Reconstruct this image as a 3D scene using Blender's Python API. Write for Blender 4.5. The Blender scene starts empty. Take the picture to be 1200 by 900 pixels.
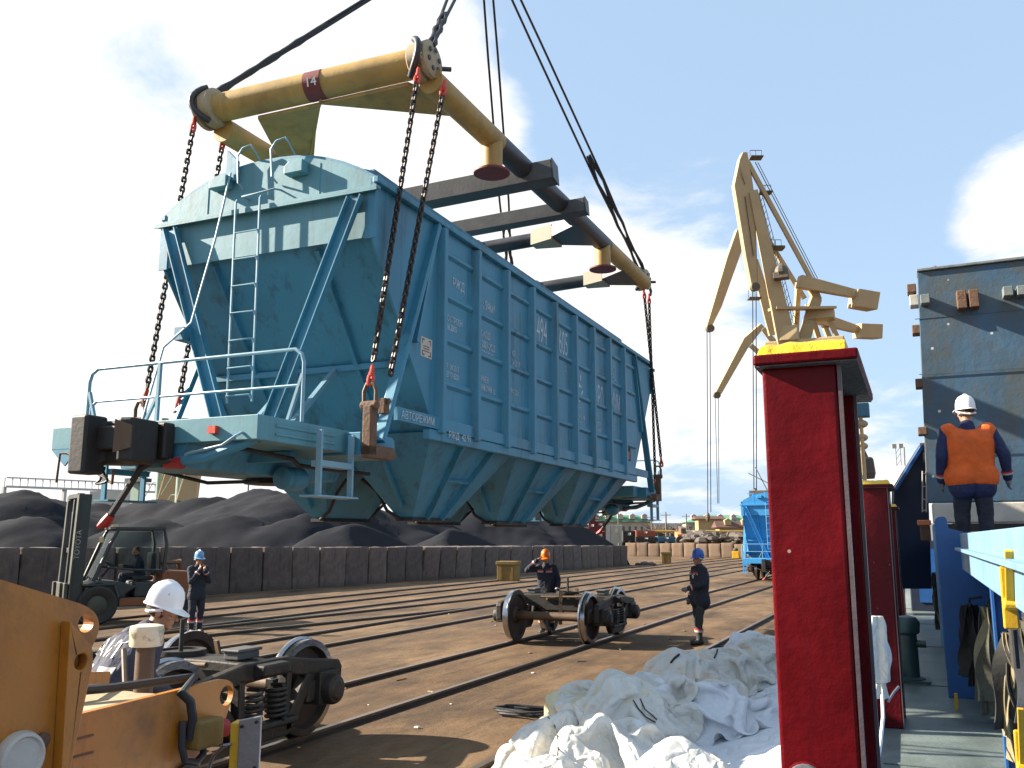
import bpy, math, random
from mathutils import Vector as V, Matrix, noise
random.seed(7)
S = bpy.context.scene
C = S.collection
# ------------------------------------------------------------------ camera, sky, sun, exposure
FPX, PITCH, YAW, EYE = 1050.0, math.radians(9.78), math.radians(24.16), 2.05
FW = V((-math.sin(YAW)*math.cos(PITCH), math.cos(YAW)*math.cos(PITCH), math.sin(PITCH)))
RT = V((math.cos(YAW), math.sin(YAW), 0)); UP = RT.cross(FW)
EYEP = V((0, 0, EYE))
cd = bpy.data.cameras.new('camera'); cam = bpy.data.objects.new('camera', cd); C.objects.link(cam)
cam.matrix_world = Matrix(((RT.x, UP.x, -FW.x, 0), (RT.y, UP.y, -FW.y, 0), (RT.z, UP.z, -FW.z, EYE), (0, 0, 0, 1)))
cd.sensor_width = 36; cd.lens = FPX/1200*36; cd.clip_start = .05; cd.clip_end = 5000
S.camera = cam
SUN_EL, SUN_AZ = math.radians(28), math.radians(14)
SUNV = V((-math.cos(SUN_AZ)*math.cos(SUN_EL), -math.sin(SUN_AZ)*math.cos(SUN_EL), math.sin(SUN_EL)))
sl = bpy.data.lights.new('sun', 'SUN'); sl.energy = 5.0; sl.angle = math.radians(.5); sl.color = (1, .9, .76)
so = bpy.data.objects.new('sun', sl); C.objects.link(so); so.rotation_mode = 'QUATERNION'
so.rotation_quaternion = SUNV.to_track_quat('Z', 'Y')
W = bpy.data.worlds.new('World'); S.world = W; W.use_nodes = True
S.view_settings.view_transform = 'Standard'; S.view_settings.look = 'None'
S.view_settings.exposure = 1.75; S.view_settings.gamma = 1; S.view_settings.use_curve_mapping = False
def build_world():
    t = W.node_tree; N = t.nodes; L = t.links; N.clear()
    out = N.new('ShaderNodeOutputWorld'); bg = N.new('ShaderNodeBackground'); bg.inputs[1].default_value = .063
    L.new(bg.outputs[0], out.inputs[0])
    sky = N.new('ShaderNodeTexSky'); sky.sky_type = 'NISHITA'; sky.sun_disc = False
    sky.sun_elevation = SUN_EL; sky.sun_rotation = math.atan2(SUNV.x, SUNV.y); sky.air_density = 1.0; sky.dust_density = 1.2; sky.ozone_density = 1.5
    tc = N.new('ShaderNodeTexCoord')
    def m(op, a, b=None, c=None):
        n = N.new('ShaderNodeMath'); n.operation = op
        for i, x in enumerate((a, b, c)):
            if x is None: continue
            if isinstance(x, (int, float)): n.inputs[i].default_value = x
            else: L.new(x, n.inputs[i])
        return n.outputs[0]
    sp = N.new('ShaderNodeSeparateXYZ'); L.new(tc.outputs['Generated'], sp.inputs[0])
    z = m('MAXIMUM', sp.outputs[2], 0.0)
    zz = m('ADD', z, .22)
    cb = N.new('ShaderNodeCombineXYZ')
    L.new(m('DIVIDE', sp.outputs[0], zz), cb.inputs[0]); L.new(m('DIVIDE', sp.outputs[1], zz), cb.inputs[1]); cb.inputs[2].default_value = .37
    def noi(scale, det, rough, vec, dist=0):
        n = N.new('ShaderNodeTexNoise'); n.inputs['Scale'].default_value = scale; n.inputs['Detail'].default_value = det
        n.inputs['Roughness'].default_value = rough; n.inputs['Distortion'].default_value = dist; L.new(vec, n.inputs['Vector']); return n.outputs[0]
    big = noi(1.3, 2, .5, cb.outputs[0]); fine = noi(3.4, 10, .62, cb.outputs[0], .3)
    body = m('ADD', m('MULTIPLY', big, .45), m('MULTIPLY', fine, .55))
    def blob(x, y, r, k, acc):         # one bank of cloud (k > 0) or clear air (k < 0) round a direction
        d = (FW+RT*((x-600)/FPX)-UP*((y-450)/FPX)).normalized()
        dl = N.new('ShaderNodeVectorMath'); dl.operation = 'DOT_PRODUCT'; L.new(tc.outputs['Generated'], dl.inputs[0]); dl.inputs[1].default_value = tuple(d)
        q = N.new('ShaderNodeMapRange'); q.interpolation_type = 'SMOOTHSTEP'; L.new(dl.outputs['Value'], q.inputs[0])
        q.inputs[1].default_value = math.cos(r); q.inputs[2].default_value = 1; q.inputs[3].default_value = 0; q.inputs[4].default_value = k
        return m('ADD', acc, q.outputs[0])
    cov = body
    for b_ in ((-150, 330, .85, .24), (20, 560, .40, .10), (470, 100, .16, .20), (540, 160, .10, .10), (330, 20, .14, .10), (660, 330, .26, .15), (790, 360, .20, .12), (820, 520, .24, .14), (600, 470, .2, .12), (1195, 235, .10, .36), (1060, 540, .14, .14), (980, 90, .50, -.17), (720, 90, .20, -.12), (330, 80, .20, -.15), (150, 60, .12, -.08), (60, 330, .7, .06), (820, 130, .13, .07)):
        cov = blob(*b_, cov)
    mk = N.new('ShaderNodeMapRange'); mk.interpolation_type = 'SMOOTHSTEP'
    L.new(cov, mk.inputs[0]); mk.inputs[1].default_value = .49; mk.inputs[2].default_value = .68
    hz = N.new('ShaderNodeMapRange'); L.new(z, hz.inputs[0]); hz.inputs[1].default_value = 0; hz.inputs[2].default_value = .35; hz.inputs[3].default_value = .88; hz.inputs[4].default_value = .70
    pale = N.new('ShaderNodeMixRGB'); L.new(hz.outputs[0], pale.inputs[0]); L.new(sky.outputs[0], pale.inputs[1]); pale.inputs[2].default_value = (2.75, 3.75, 5.0, 1)
    shade = noi(2.2, 5, .6, cb.outputs[0])
    cr = N.new('ShaderNodeMapRange'); L.new(shade, cr.inputs[0]); cr.inputs[1].default_value = .35; cr.inputs[2].default_value = .7; cr.inputs[3].default_value = 5.2; cr.inputs[4].default_value = 6.2
    crl = cr.outputs[0]
    cc = N.new('ShaderNodeMixRGB'); cc.blend_type = 'MULTIPLY'; cc.inputs[0].default_value = 1; cc.inputs[1].default_value = (1, .99, .97, 1)
    cg = N.new('ShaderNodeCombineXYZ')
    for i in range(3): L.new(crl, cg.inputs[i])
    L.new(cg.outputs[0], cc.inputs[2])
    mx = N.new('ShaderNodeMixRGB'); L.new(m('MULTIPLY', mk.outputs[0], .93), mx.inputs[0]); L.new(pale.outputs[0], mx.inputs[1]); L.new(cc.outputs[0], mx.inputs[2])
    L.new(mx.outputs[0], bg.inputs[0])
build_world()
def at(x, y, D):                       # the point at forward distance D seen at photo pixel (x, y)
    return EYEP + (FW + RT*((x-600)/FPX) - UP*((y-450)/FPX))*D
def onx(x, y, X):
    d = FW + RT*((x-600)/FPX) - UP*((y-450)/FPX); return EYEP + d*(X/d.x)
# ------------------------------------------------------------------ materials
def mat(name, col, rough=.6, metal=0, var=.18, vs=3.0, dirt=None, dcol=(.05, .035, .025), ds=2.0, dlo=.55, dhi=.75, bump=.15, bs=25.0, spec=.5, coat=0, trans=0, alpha=1, spots=None, streak=None, objvar=0, crease=0):
    m = bpy.data.materials.new(name); m.use_nodes = True
    t = m.node_tree; N = t.nodes; L = t.links; b = N['Principled BSDF']
    b.inputs['Roughness'].default_value = rough; b.inputs['Metallic'].default_value = metal
    b.inputs['Specular IOR Level'].default_value = spec; b.inputs['Coat Weight'].default_value = coat
    b.inputs['Transmission Weight'].default_value = trans; b.inputs['Alpha'].default_value = alpha
    tc = N.new('ShaderNodeTexCoord')
    def noi(s, d, r=.6):
        n = N.new('ShaderNodeTexNoise'); n.inputs['Scale'].default_value = s; n.inputs['Detail'].default_value = d; n.inputs['Roughness'].default_value = r
        L.new(tc.outputs['Object'], n.inputs['Vector']); return n
    n1 = noi(vs, 6)
    mr = N.new('ShaderNodeMapRange'); L.new(n1.outputs[0], mr.inputs[0]); mr.inputs[1].default_value = .3; mr.inputs[2].default_value = .7
    mr.inputs[3].default_value = 1-var; mr.inputs[4].default_value = 1+var
    mu = N.new('ShaderNodeMixRGB'); mu.blend_type = 'MULTIPLY'; mu.inputs[0].default_value = 1; mu.inputs[1].default_value = (*col, 1)
    cx = N.new('ShaderNodeCombineXYZ')
    for i in range(3): L.new(mr.outputs[0], cx.inputs[i])
    L.new(cx.outputs[0], mu.inputs[2]); last = mu.outputs[0]
    if dirt:
        n2 = noi(ds, 8, .68); r2 = N.new('ShaderNodeMapRange'); L.new(n2.outputs[0], r2.inputs[0]); r2.inputs[1].default_value = dlo; r2.inputs[2].default_value = dhi; r2.inputs[4].default_value = dirt
        mx = N.new('ShaderNodeMixRGB'); L.new(r2.outputs[0], mx.inputs[0]); L.new(last, mx.inputs[1]); mx.inputs[2].default_value = (*dcol, 1); last = mx.outputs[0]
    if spots:
        n4 = N.new('ShaderNodeTexVoronoi'); n4.inputs['Scale'].default_value = spots[0]; L.new(tc.outputs['Object'], n4.inputs['Vector'])
        r4 = N.new('ShaderNodeMapRange'); L.new(n4.outputs[0], r4.inputs[0]); r4.inputs[1].default_value = spots[1]; r4.inputs[2].default_value = spots[1]*.6; r4.inputs[3].default_value = 0; r4.inputs[4].default_value = 1
        mx = N.new('ShaderNodeMixRGB'); L.new(r4.outputs[0], mx.inputs[0]); L.new(last, mx.inputs[1]); mx.inputs[2].default_value = (*spots[2], 1); last = mx.outputs[0]
    if streak:                         # runs of rust and dirt washed down the surface
        mp = N.new('ShaderNodeMapping'); mp.inputs['Scale'].default_value = (streak[0], streak[0], streak[0]*.07); L.new(tc.outputs['Object'], mp.inputs[0])
        n5 = noi(1, 7, .7); L.new(mp.outputs[0], n5.inputs['Vector']); n6 = noi(.8, 4)
        mm_ = N.new('ShaderNodeMath'); mm_.operation = 'MULTIPLY_ADD'; L.new(n6.outputs[0], mm_.inputs[0]); mm_.inputs[1].default_value = .35; L.new(n5.outputs[0], mm_.inputs[2])
        r5 = N.new('ShaderNodeMapRange'); L.new(mm_.outputs[0], r5.inputs[0]); r5.inputs[1].default_value = .69; r5.inputs[2].default_value = .86; r5.inputs[4].default_value = streak[1]
        mx = N.new('ShaderNodeMixRGB'); L.new(r5.outputs[0], mx.inputs[0]); L.new(last, mx.inputs[1]); mx.inputs[2].default_value = (*streak[2], 1); last = mx.outputs[0]
    if objvar:
        oi = N.new('ShaderNodeObjectInfo'); ro = N.new('ShaderNodeMapRange'); L.new(oi.outputs['Random'], ro.inputs[0]); ro.inputs[3].default_value = 1-objvar; ro.inputs[4].default_value = 1+objvar
        hs_ = N.new('ShaderNodeHueSaturation'); L.new(ro.outputs[0], hs_.inputs['Value']); L.new(last, hs_.inputs['Color']); last = hs_.outputs[0]
    L.new(last, b.inputs['Base Color'])
    rr = N.new('ShaderNodeMapRange'); L.new(n1.outputs[0], rr.inputs[0]); rr.inputs[3].default_value = max(0, rough-.12); rr.inputs[4].default_value = min(1, rough+.15); L.new(rr.outputs[0], b.inputs['Roughness'])
    if bump:
        n3 = noi(bs, 5); bp = N.new('ShaderNodeBump'); bp.inputs['Strength'].default_value = bump; bp.inputs['Distance'].default_value = .02
        if crease:                     # sharp little fold lines
            nd = noi(2.5, 3); av = N.new('ShaderNodeVectorMath'); av.operation = 'MULTIPLY_ADD'; L.new(nd.outputs['Color'], av.inputs[0]); av.inputs[1].default_value = (.35, .35, .35); L.new(tc.outputs['Object'], av.inputs[2])
            vo = N.new('ShaderNodeTexVoronoi'); vo.feature = 'DISTANCE_TO_EDGE'; vo.inputs['Scale'].default_value = 6.0; L.new(av.outputs[0], vo.inputs['Vector'])
            vr = N.new('ShaderNodeMapRange'); L.new(vo.outputs['Distance'], vr.inputs[0]); vr.inputs[2].default_value = .25
            b2 = N.new('ShaderNodeBump'); b2.inputs['Strength'].default_value = crease; b2.inputs['Distance'].default_value = .03; L.new(vr.outputs[0], b2.inputs['Height']); L.new(b2.outputs[0], bp.inputs['Normal'])
        L.new(n3.outputs[0], bp.inputs['Height']); L.new(bp.outputs[0], b.inputs['Normal'])
    return m
RUST = (.12, .05, .022)
M = {}
M['teal'] = mat('wagon_paint', (0.042, 0.195, 0.295), .48, var=.10, vs=1.2, dirt=.30, dcol=(.05, .10, .11), ds=1.6, dlo=.50, dhi=.78, bump=.10, bs=9, streak=(5, .7, (.024, .065, .085)))
M['teal_lit'] = mat('wagon_end_lit_paint', (0.078, 0.225, 0.27), .5, var=.12, vs=1.5, dirt=.30, dcol=(.07, .12, .12), ds=1.8, dlo=.50, dhi=.78, bump=.10, bs=9, streak=(5, .5, (.07, .10, .10)))  # same paint as the sides; the light on the end is in the colour
M['tealpale'] = mat('wagon_rail_paint', (0.16, 0.29, 0.36), .45, var=.1, bump=.05)
M['brightblue'] = mat('far_wagon_paint', (0.035, 0.25, 0.52), .5, var=.1)
M['white_letter'] = mat('white_lettering', (.42, .49, .54), .7, var=.15, vs=9, dirt=.92, dcol=(.06, .21, .31), ds=5, dlo=.55, dhi=.75, bump=0)
M['black_iron'] = mat('black_iron', (.022, .021, .020), .6, .3, var=.3, dirt=.5, dcol=(.06, .035, .02), ds=4)
M['cast'] = mat('dark_cast_steel', (.028, .026, .023), .55, .4, var=.35, vs=6, dirt=.6, dcol=(.07, .045, .028), ds=5, dlo=.48, dhi=.7, bump=.3)
M['chain'] = mat('chain_steel', (.035, .028, .024), .5, .5, var=.35, vs=12, dirt=.5, dcol=(.09, .04, .02), ds=14)
M['redpaint'] = mat('red_shackle_paint', (.55, .05, .02), .45, var=.15)
M['darkred'] = mat('dark_red_hose_end', (.32, .02, .02), .5)
M['rubber'] = mat('black_rubber', (.018, .018, .02), .55, var=.2)
M['spreader'] = mat('yellow_spreader_paint', (0.4, 0.25, 0.065), .55, var=.14, vs=2, dirt=.45, dcol=(.16, .11, .06), ds=2.5, dlo=.52, dhi=.75, streak=(4, .4, (.15, .09, .03)))
M['plate'] = mat('cream_end_plate', (0.34, 0.26, 0.15), .55, var=.15)
M['spreader_dark'] = mat('dark_spreader_steel', (.045, .046, .05), .45, .3, var=.3, vs=3, dirt=.4, dcol=(.09, .06, .04), ds=3)
M['spreader_grey'] = mat('weathered_beam_steel', (.075, .074, .072), .6, .1, var=.3, vs=3, dirt=.5, dcol=(.10, .065, .04), ds=4)
M['gusset'] = mat('cream_gusset', (0.34, 0.28, 0.2), .6, var=.1)
M['oxide'] = mat('oxide_red_paint', (.16, .03, .025), .6, var=.2)
M['rope'] = mat('wire_rope', (.03, .03, .033), .6, .4, var=.3, vs=30)
M['crane'] = mat('portal_crane_paint', (0.44, 0.32, 0.165), .6, var=.10, vs=.4, dirt=.35, dcol=(.25, .15, .06), ds=.5, dlo=.55, dhi=.75, bump=0)
M['crane_dark'] = mat('crane_machinery', (.10, .08, .055), .6, bump=0)
M['crane_green'] = mat('pale_green_mast', (.20, .27, .22), .7, bump=0)
M['crimson'] = mat('glossy_crimson_paint', (0.088, 0.0018, 0.0038), .36, var=.3, vs=5, dirt=.45, dcol=(.028, .001, .002), ds=4, bump=.24, bs=13, spec=.12, coat=0, spots=(7, .04, (.34, .22, .18)), streak=(9, .75, (.035, .003, .004)))
M['crimson2'] = mat('crimson_paint', (0.075, 0.002, 0.0035), .45, spec=.15, var=.2, vs=5, bump=.4, bs=24, spots=(11, .04, (.5, .4, .35)))
M['edgegrey'] = mat('worn_edge_grey', (0.085, 0.06, 0.063), .4, var=.15, vs=5, dirt=.35, dcol=(.10, .02, .02), ds=4, bump=.15)
M['under'] = mat('shaded_grey_primer', (0.06, 0.05, 0.048), .8, var=.4, vs=25, dirt=.5, dcol=(.05, .03, .03), ds=20, bump=.8, bs=60)  # rough grey primer, its colour darkened for the shade under the cap
M['capyellow'] = mat('thick_yellow_paint', (0.62, 0.38, 0.008), .4, var=.15, vs=9, bump=.9, bs=18)
M['yellow'] = mat('yellow_paint', (0.55, 0.31, 0.012), .45, var=.15)
M['orange_m'] = mat('machine_orange', (0.4, 0.15, 0.014), .45, var=.12, vs=3, dirt=.65, dcol=(.13, .055, .018), ds=5.0, dlo=.50, dhi=.72, bump=.12, bs=60, streak=(8, .5, (.16, .06, .015)))
M['orange_dull'] = mat('forklift_orange', (0.2, 0.06, 0.018), .55, var=.2, dirt=.5, dcol=(.05, .03, .02))
M['cream'] = mat('dusty_cream_top', (0.36, 0.28, 0.17), .7, var=.15, vs=7, dirt=.5, dcol=(.2, .15, .09), ds=9)
M['beaconw'] = mat('dirty_beacon_plastic', (.60, .54, .40), .35, var=.12, vs=10, dirt=.8, dcol=(.12, .10, .07), ds=11, dlo=.5, dhi=.62)
M['alu'] = mat('aluminium_plate', (0.22, 0.22, 0.23), .38, .6, var=.12)
M['steelshine'] = mat('polished_wheel_tread', (.36, .36, .37), .22, 1, var=.2)
M['wheel'] = mat('rusty_wheel_disc', (.045, .032, .026), .55, .4, var=.35, vs=5, dirt=.5, dcol=(.10, .05, .025), ds=5)
M['axle'] = mat('dusty_axle', (0.1, 0.062, 0.036), .6, .2, var=.25, vs=4, dirt=.5, dcol=(.05, .035, .025), ds=4)
M['rail'] = mat('rail_steel', (.17, .13, .10), .35, .7, var=.25, vs=2, dirt=.6, dcol=(.09, .05, .03), ds=1.5)
M['railside'] = mat('rail_flank_rust', (.055, .033, .02), .8, var=.3)
M['concrete'] = mat('dark_stained_concrete', (0.112, 0.08, 0.064), .9, var=.28, vs=2.5, dirt=.6, dcol=(.045, .037, .038), ds=3, dlo=.42, dhi=.7, bump=.7, bs=14, streak=(5, .7, (.035, .028, .027)), objvar=.28)
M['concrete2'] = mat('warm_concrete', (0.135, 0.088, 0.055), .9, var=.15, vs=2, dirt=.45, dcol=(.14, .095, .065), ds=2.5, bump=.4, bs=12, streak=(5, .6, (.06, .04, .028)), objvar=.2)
M['ochre'] = mat('ochre_box_paint', (0.17, 0.105, 0.022), .7, var=.25, vs=4, dirt=.6, dcol=(.11, .075, .03), ds=5)
M['bag'] = mat('white_woven_polypropylene', (0.56, 0.545, 0.5), .55, var=.07, vs=2.2, dirt=.30, dcol=(.40, .32, .18), ds=1.5, dlo=.50, dhi=.7, bump=.25, bs=14, crease=.45)
M['sheet'] = mat('white_sheet', (0.6, 0.62, 0.65), .6, var=.05, vs=2, dirt=.2, dcol=(.36, .33, .26), ds=1.7, bump=.25, bs=10, crease=.3)
M['strapb'] = mat('black_webbing', (.025, .024, .022), .8, bump=.2)
M['strapk'] = mat('khaki_webbing', (.20, .165, .09), .85, var=.25, vs=9, bump=.3)
M['strapd'] = mat('dark_olive_webbing', (.06, .055, .035), .85, var=.25, vs=9, bump=.3)
M['deck'] = mat('green_grey_deck', (.125, .155, .14), .42, var=.3, vs=2.2, dirt=.6, dcol=(.065, .075, .07), ds=2.5, dlo=.42, dhi=.7, bump=.3, bs=20)
M['shipblue'] = mat('deep_ship_blue', (.018, .085, .25), .4, var=.15, vs=2.5, dirt=.3, dcol=(.01, .04, .11), ds=3)
M['shiplit'] = mat('sunlit_coaming_blue', (0.16, 0.29, 0.39), .38, var=.10, vs=4, dirt=.3, dcol=(.20, .33, .40), ds=5, dlo=.5, dhi=.72, spots=(6, .05, (.4, .42, .3)), streak=(7, .35, (.12, .16, .16)))  # sunlight on the ship's blue coaming is put into this lighter colour
M['navyfin'] = mat('navy_hatch_paint', (0.01, 0.018, 0.042), .55, var=.25, vs=2)
M['cover'] = mat('worn_hatch_cover_blue', (0.044, 0.096, 0.15), .5, var=.22, vs=1.2, dirt=.8, dcol=(.075, .075, .055), ds=.9, dlo=.47, dhi=.66, bump=.4, bs=6, spots=(1.9, .06, (.5, .55, .55)), streak=(4, .7, (.09, .065, .035)))
M['covertop'] = mat('faded_cover_edge', (.15, .17, .16), .7, var=.25, vs=6)
M['rustbrown'] = mat('rusty_fitting', (.12, .065, .035), .8, var=.3, vs=9, bump=.5)
M['offwhite'] = mat('stained_white', (.45, .42, .36), .6, var=.2, dirt=.5, dcol=(.15, .11, .08), ds=6)
M['white'] = mat('white_paint', (.72, .72, .70), .4, var=.06)
M['dark'] = mat('dark_recess', (.02, .017, .015), .8)
M['bollard'] = mat('dark_green_bollard', (.02, .05, .042), .4, var=.25)
M['navy'] = mat('navy_workwear', (.016, .019, .032), .85, var=.25, vs=14, bump=.7, bs=26)
M['navylight'] = mat('grey_navy_jacket', (0.03, 0.033, 0.055), .8, var=.25, vs=10, bump=.7, bs=22)
M['trous'] = mat('dark_green_trousers', (.032, .036, .034), .85, var=.25, vs=12, bump=.7, bs=24)
M['royal'] = mat('royal_blue_jacket', (0.01, 0.019, 0.07), .8, var=.2, vs=12, bump=.6)
M['vest'] = mat('hi_vis_orange', (0.62, 0.1, 0.008), .75, var=.16, vs=9, dirt=.3, dcol=(.45, .07, .01), ds=8, bump=.5, bs=20)
M['skin'] = mat('skin', (0.34, 0.17, 0.1), .5, var=.1, vs=12, bump=.1)
M['hair'] = mat('brown_hair', (.05, .03, .015), .7, var=.4, vs=40, bump=.8, bs=90)
M['glove'] = mat('grey_glove', (.14, .14, .14), .9, var=.3)
M['boot'] = mat('black_boots', (.018, .017, .016), .6)
M['helmw'] = mat('white_helmet', (.74, .74, .73), .28, var=.03, bump=0)
M['helmo'] = mat('orange_helmet', (.80, .17, .012), .35, var=.03, bump=0)
M['helmb'] = mat('blue_helmet', (.02, .09, .36), .35, var=.05, bump=0)
M['helmlb'] = mat('pale_blue_helmet', (.12, .28, .48), .35, var=.05, bump=0)
M['reflect'] = mat('reflective_tape', (0.36, 0.36, 0.34), .5, var=.1, bump=0)
M['redtape'] = mat('red_piping', (.5, .02, .015), .6, bump=0)
M['forkgreen'] = mat('olive_mast_steel', (.055, .055, .04), .55, .2, var=.25, dirt=.4, dcol=(.13, .10, .06), ds=6)
M['forkdark'] = mat('forklift_dark_frame', (.026, .03, .028), .5, var=.2)
M['tyre'] = mat('dusty_tyre', (.03, .027, .024), .85, var=.3, bump=.4)
M['mirrorish'] = mat('pale_amber_lamp', (.6, .45, .25), .4)
def glassmat():
    m = bpy.data.materials.new('tinted_glass'); m.use_nodes = True; b = m.node_tree.nodes['Principled BSDF']
    b.inputs['Base Color'].default_value = (.70, .78, .78, 1); b.inputs['Roughness'].default_value = .05; b.inputs['Transmission Weight'].default_value = 1; b.inputs['IOR'].default_value = 1.05
    return m
M['glass'] = glassmat()
for k, c in dict(maroon=(.16, .03, .035), ctgrey=(.42, .43, .43), roofgreen=(.075, .20, .12), roofgreen2=(.15, .32, .20), wallcream=(.36, .32, .25), wallyellow=(.38, .27, .12), brownroof=(.11, .055, .045), darkcar=(.035, .038, .036), redcar=(.30, .085, .05), locoorange=(.62, .20, .08), scrap=(.07, .055, .045), pipey=(.55, .36, .08), pole=(.13, .12, .11), twig=(.13, .09, .065), hillc=(.12, .12, .13), window=(.09, .10, .11), bldg=(.45, .46, .40), container_blue=(.05, .16, .25)).items():
    M[k] = mat(k, c, .75, var=.15, vs=.5, bump=0)
# ------------------------------------------------------------------ mesh helpers
class MB:
    def __init__(s, o=(0, 0, 0)): s.v = []; s.f = []; s.m = []; s.k = 0; s.o = V(o)
    def add(s, vs, fs):
        b = len(s.v); s.v += [V(p)-s.o for p in vs]; s.f += [[i+b for i in f] for f in fs]; s.m += [s.k]*len(fs); return s
    def box(s, lo, hi, R=None, c=None):
        x0, y0, z0 = lo; x1, y1, z1 = hi
        vs = [V((x, y, z)) for x in (x0, x1) for y in (y0, y1) for z in (z0, z1)]
        if R is not None: cc = V(c) if c is not None else V(((x0+x1)/2, (y0+y1)/2, (z0+z1)/2)); vs = [R @ (p-cc)+cc for p in vs]
        return s.add(vs, [(0, 1, 3, 2), (4, 6, 7, 5), (0, 4, 5, 1), (2, 3, 7, 6), (0, 2, 6, 4), (1, 5, 7, 3)])
    def beam(s, p, q, w, h, up=(0, 0, 1), w2=None, h2=None):
        p, q = V(p), V(q); d = (q-p).normalized(); u = V(up); a = d.cross(u)
        if a.length < 1e-4: a = d.cross(V((1, 0, 0)))
        a.normalize(); u = a.cross(d); w2 = w2 or w; h2 = h2 or h
        vs = [p+a*(i*w/2)+u*(j*h/2) for i, j in ((-1, -1), (1, -1), (1, 1), (-1, 1))]+[q+a*(i*w2/2)+u*(j*h2/2) for i, j in ((-1, -1), (1, -1), (1, 1), (-1, 1))]
        return s.add(vs, [(3, 2, 1, 0), (4, 5, 6, 7), (0, 1, 5, 4), (1, 2, 6, 5), (2, 3, 7, 6), (3, 0, 4, 7)])
    def path(s, pts, r, n=8, cap=True):
        P = [V(p) for p in pts]; rs = r if isinstance(r, (list, tuple)) else [r]*len(P)
        d = (P[1]-P[0]).normalized(); a = d.cross(V((0, 0, 1)))
        if a.length < .05: a = d.cross(V((1, 0, 0)))
        a.normalize(); vs = []
        for i, p in enumerate(P):
            t = ((P[min(i+1, len(P)-1)]-p).normalized() if i < len(P)-1 else V()) + ((p-P[i-1]).normalized() if i else V())
            t.normalize(); a = (a-t*a.dot(t)).normalized(); b = t.cross(a)
            vs += [p+(a*math.cos(2*math.pi*k/n)+b*math.sin(2*math.pi*k/n))*rs[i] for k in range(n)]
        fs = [(i*n+k, i*n+(k+1) % n, (i+1)*n+(k+1) % n, (i+1)*n+k) for i in range(len(P)-1) for k in range(n)]
        if cap: fs += [tuple(range(n-1, -1, -1)), tuple((len(P)-1)*n+k for k in range(n))]
        return s.add(vs, fs)
    def tube(s, p, q, r, r2=None, n=12): return s.path([p, q], [r, r if r2 is None else r2], n)
    def ribbon(s, pts, w, t=.006, side=(0, 1, 0)):
        for a, b in zip(pts[:-1], pts[1:]):
            d = (V(b)-V(a)); s.beam(a, V(b)+d*.05, w, t, up=d.cross(V(side)) if d.cross(V(side)).length > 1e-4 else (0, 0, 1))
        return s
    def prism(s, poly, ext):
        n = len(poly); e = V(ext); vs = [V(p) for p in poly]+[V(p)+e for p in poly]
        nrm = V()
        for i in range(n): nrm += vs[i].cross(vs[(i+1) % n])
        fs = [tuple(range(n)), tuple(range(2*n-1, n-1, -1))]+[(i, i+n, (i+1) % n+n, (i+1) % n) for i in range(n)]
        if nrm.dot(e) > 0: fs = [tuple(reversed(f)) for f in fs]
        return s.add(vs, fs)
    def lathe(s, prof, o, ax, n=24, closed=False):
        o = V(o); ax = V(ax).normalized(); a = ax.cross(V((0, 0, 1)))
        if a.length < .1: a = V((1, 0, 0))
        a.normalize(); b = ax.cross(a); vs = []
        for r, z in prof: vs += [o+ax*z+(a*math.cos(2*math.pi*k/n)+b*math.sin(2*math.pi*k/n))*r for k in range(n)]
        m_ = len(prof); rng = range(m_) if closed else range(m_-1)
        fs = [(i*n+k, i*n+(k+1) % n, ((i+1) % m_)*n+(k+1) % n, ((i+1) % m_)*n+k) for i in rng for k in range(n)]
        if not closed: fs += [tuple(range(n-1, -1, -1)), tuple((m_-1)*n+k for k in range(n))]
        return s.add(vs, fs)
    def sph(s, c, r, sc=(1, 1, 1), n=14, m_=9, R=None, zmin=-1.0):
        c = V(c); vs = []; fs = []
        t0 = math.asin(zmin)
        for i in range(m_+1):
            t = t0+(math.pi/2-t0)*i/m_
            for k in range(n):
                p = V((math.cos(t)*math.cos(2*math.pi*k/n)*sc[0], math.cos(t)*math.sin(2*math.pi*k/n)*sc[1], math.sin(t)*sc[2]))*r
                vs.append(c+(R @ p if R is not None else p))
        fs = [(i*n+k, i*n+(k+1) % n, (i+1)*n+(k+1) % n, (i+1)*n+k) for i in range(m_) for k in range(n)]
        return s.add(vs, fs)
    def build(s, name, mats, parent=None, smooth=False, bevel=0, **kw):
        me = bpy.data.meshes.new(name); me.from_pydata([tuple(p) for p in s.v], [], s.f)
        mats = mats if isinstance(mats, (list, tuple)) else [mats]
        for m_ in mats: me.materials.append(M[m_] if isinstance(m_, str) else m_)
        me.polygons.foreach_set('material_index', s.m)
        o = bpy.data.objects.new(name, me); C.objects.link(o)
        if smooth:
            me.polygons.foreach_set('use_smooth', [True]*len(me.polygons)); me.set_sharp_from_angle(angle=math.radians(42))
        if bevel:
            bv = o.modifiers.new('bevel', 'BEVEL'); bv.width = bevel; bv.segments = 2; bv.limit_method = 'ANGLE'; bv.angle_limit = math.radians(40)
        if parent is not None: o.parent = parent
        else: o.location = s.o
        for k, x in kw.items(): o[k] = x
        return o
def thing(name, label, cat, loc=(0, 0, 0), rz=0, group=None):
    o = bpy.data.objects.new(name, None); C.objects.link(o); o.location = loc; o.rotation_euler = (0, 0, rz); o.empty_display_size = .3
    o['label'] = label; o['category'] = cat
    if group: o['group'] = group
    return o
def tag(o, label, cat, group=None):
    o['label'] = label; o['category'] = cat
    if group: o['group'] = group
    return o
def dup(root, loc, rz, label=None):
    r = root.copy(); C.objects.link(r); r.location = loc; r.rotation_euler = (0, 0, rz)
    if label: r['label'] = label
    for ch in list(root.children):
        c = ch.copy(); C.objects.link(c); c.parent = r
        for g in list(ch.children): d = g.copy(); C.objects.link(d); d.parent = c
    return r
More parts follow.
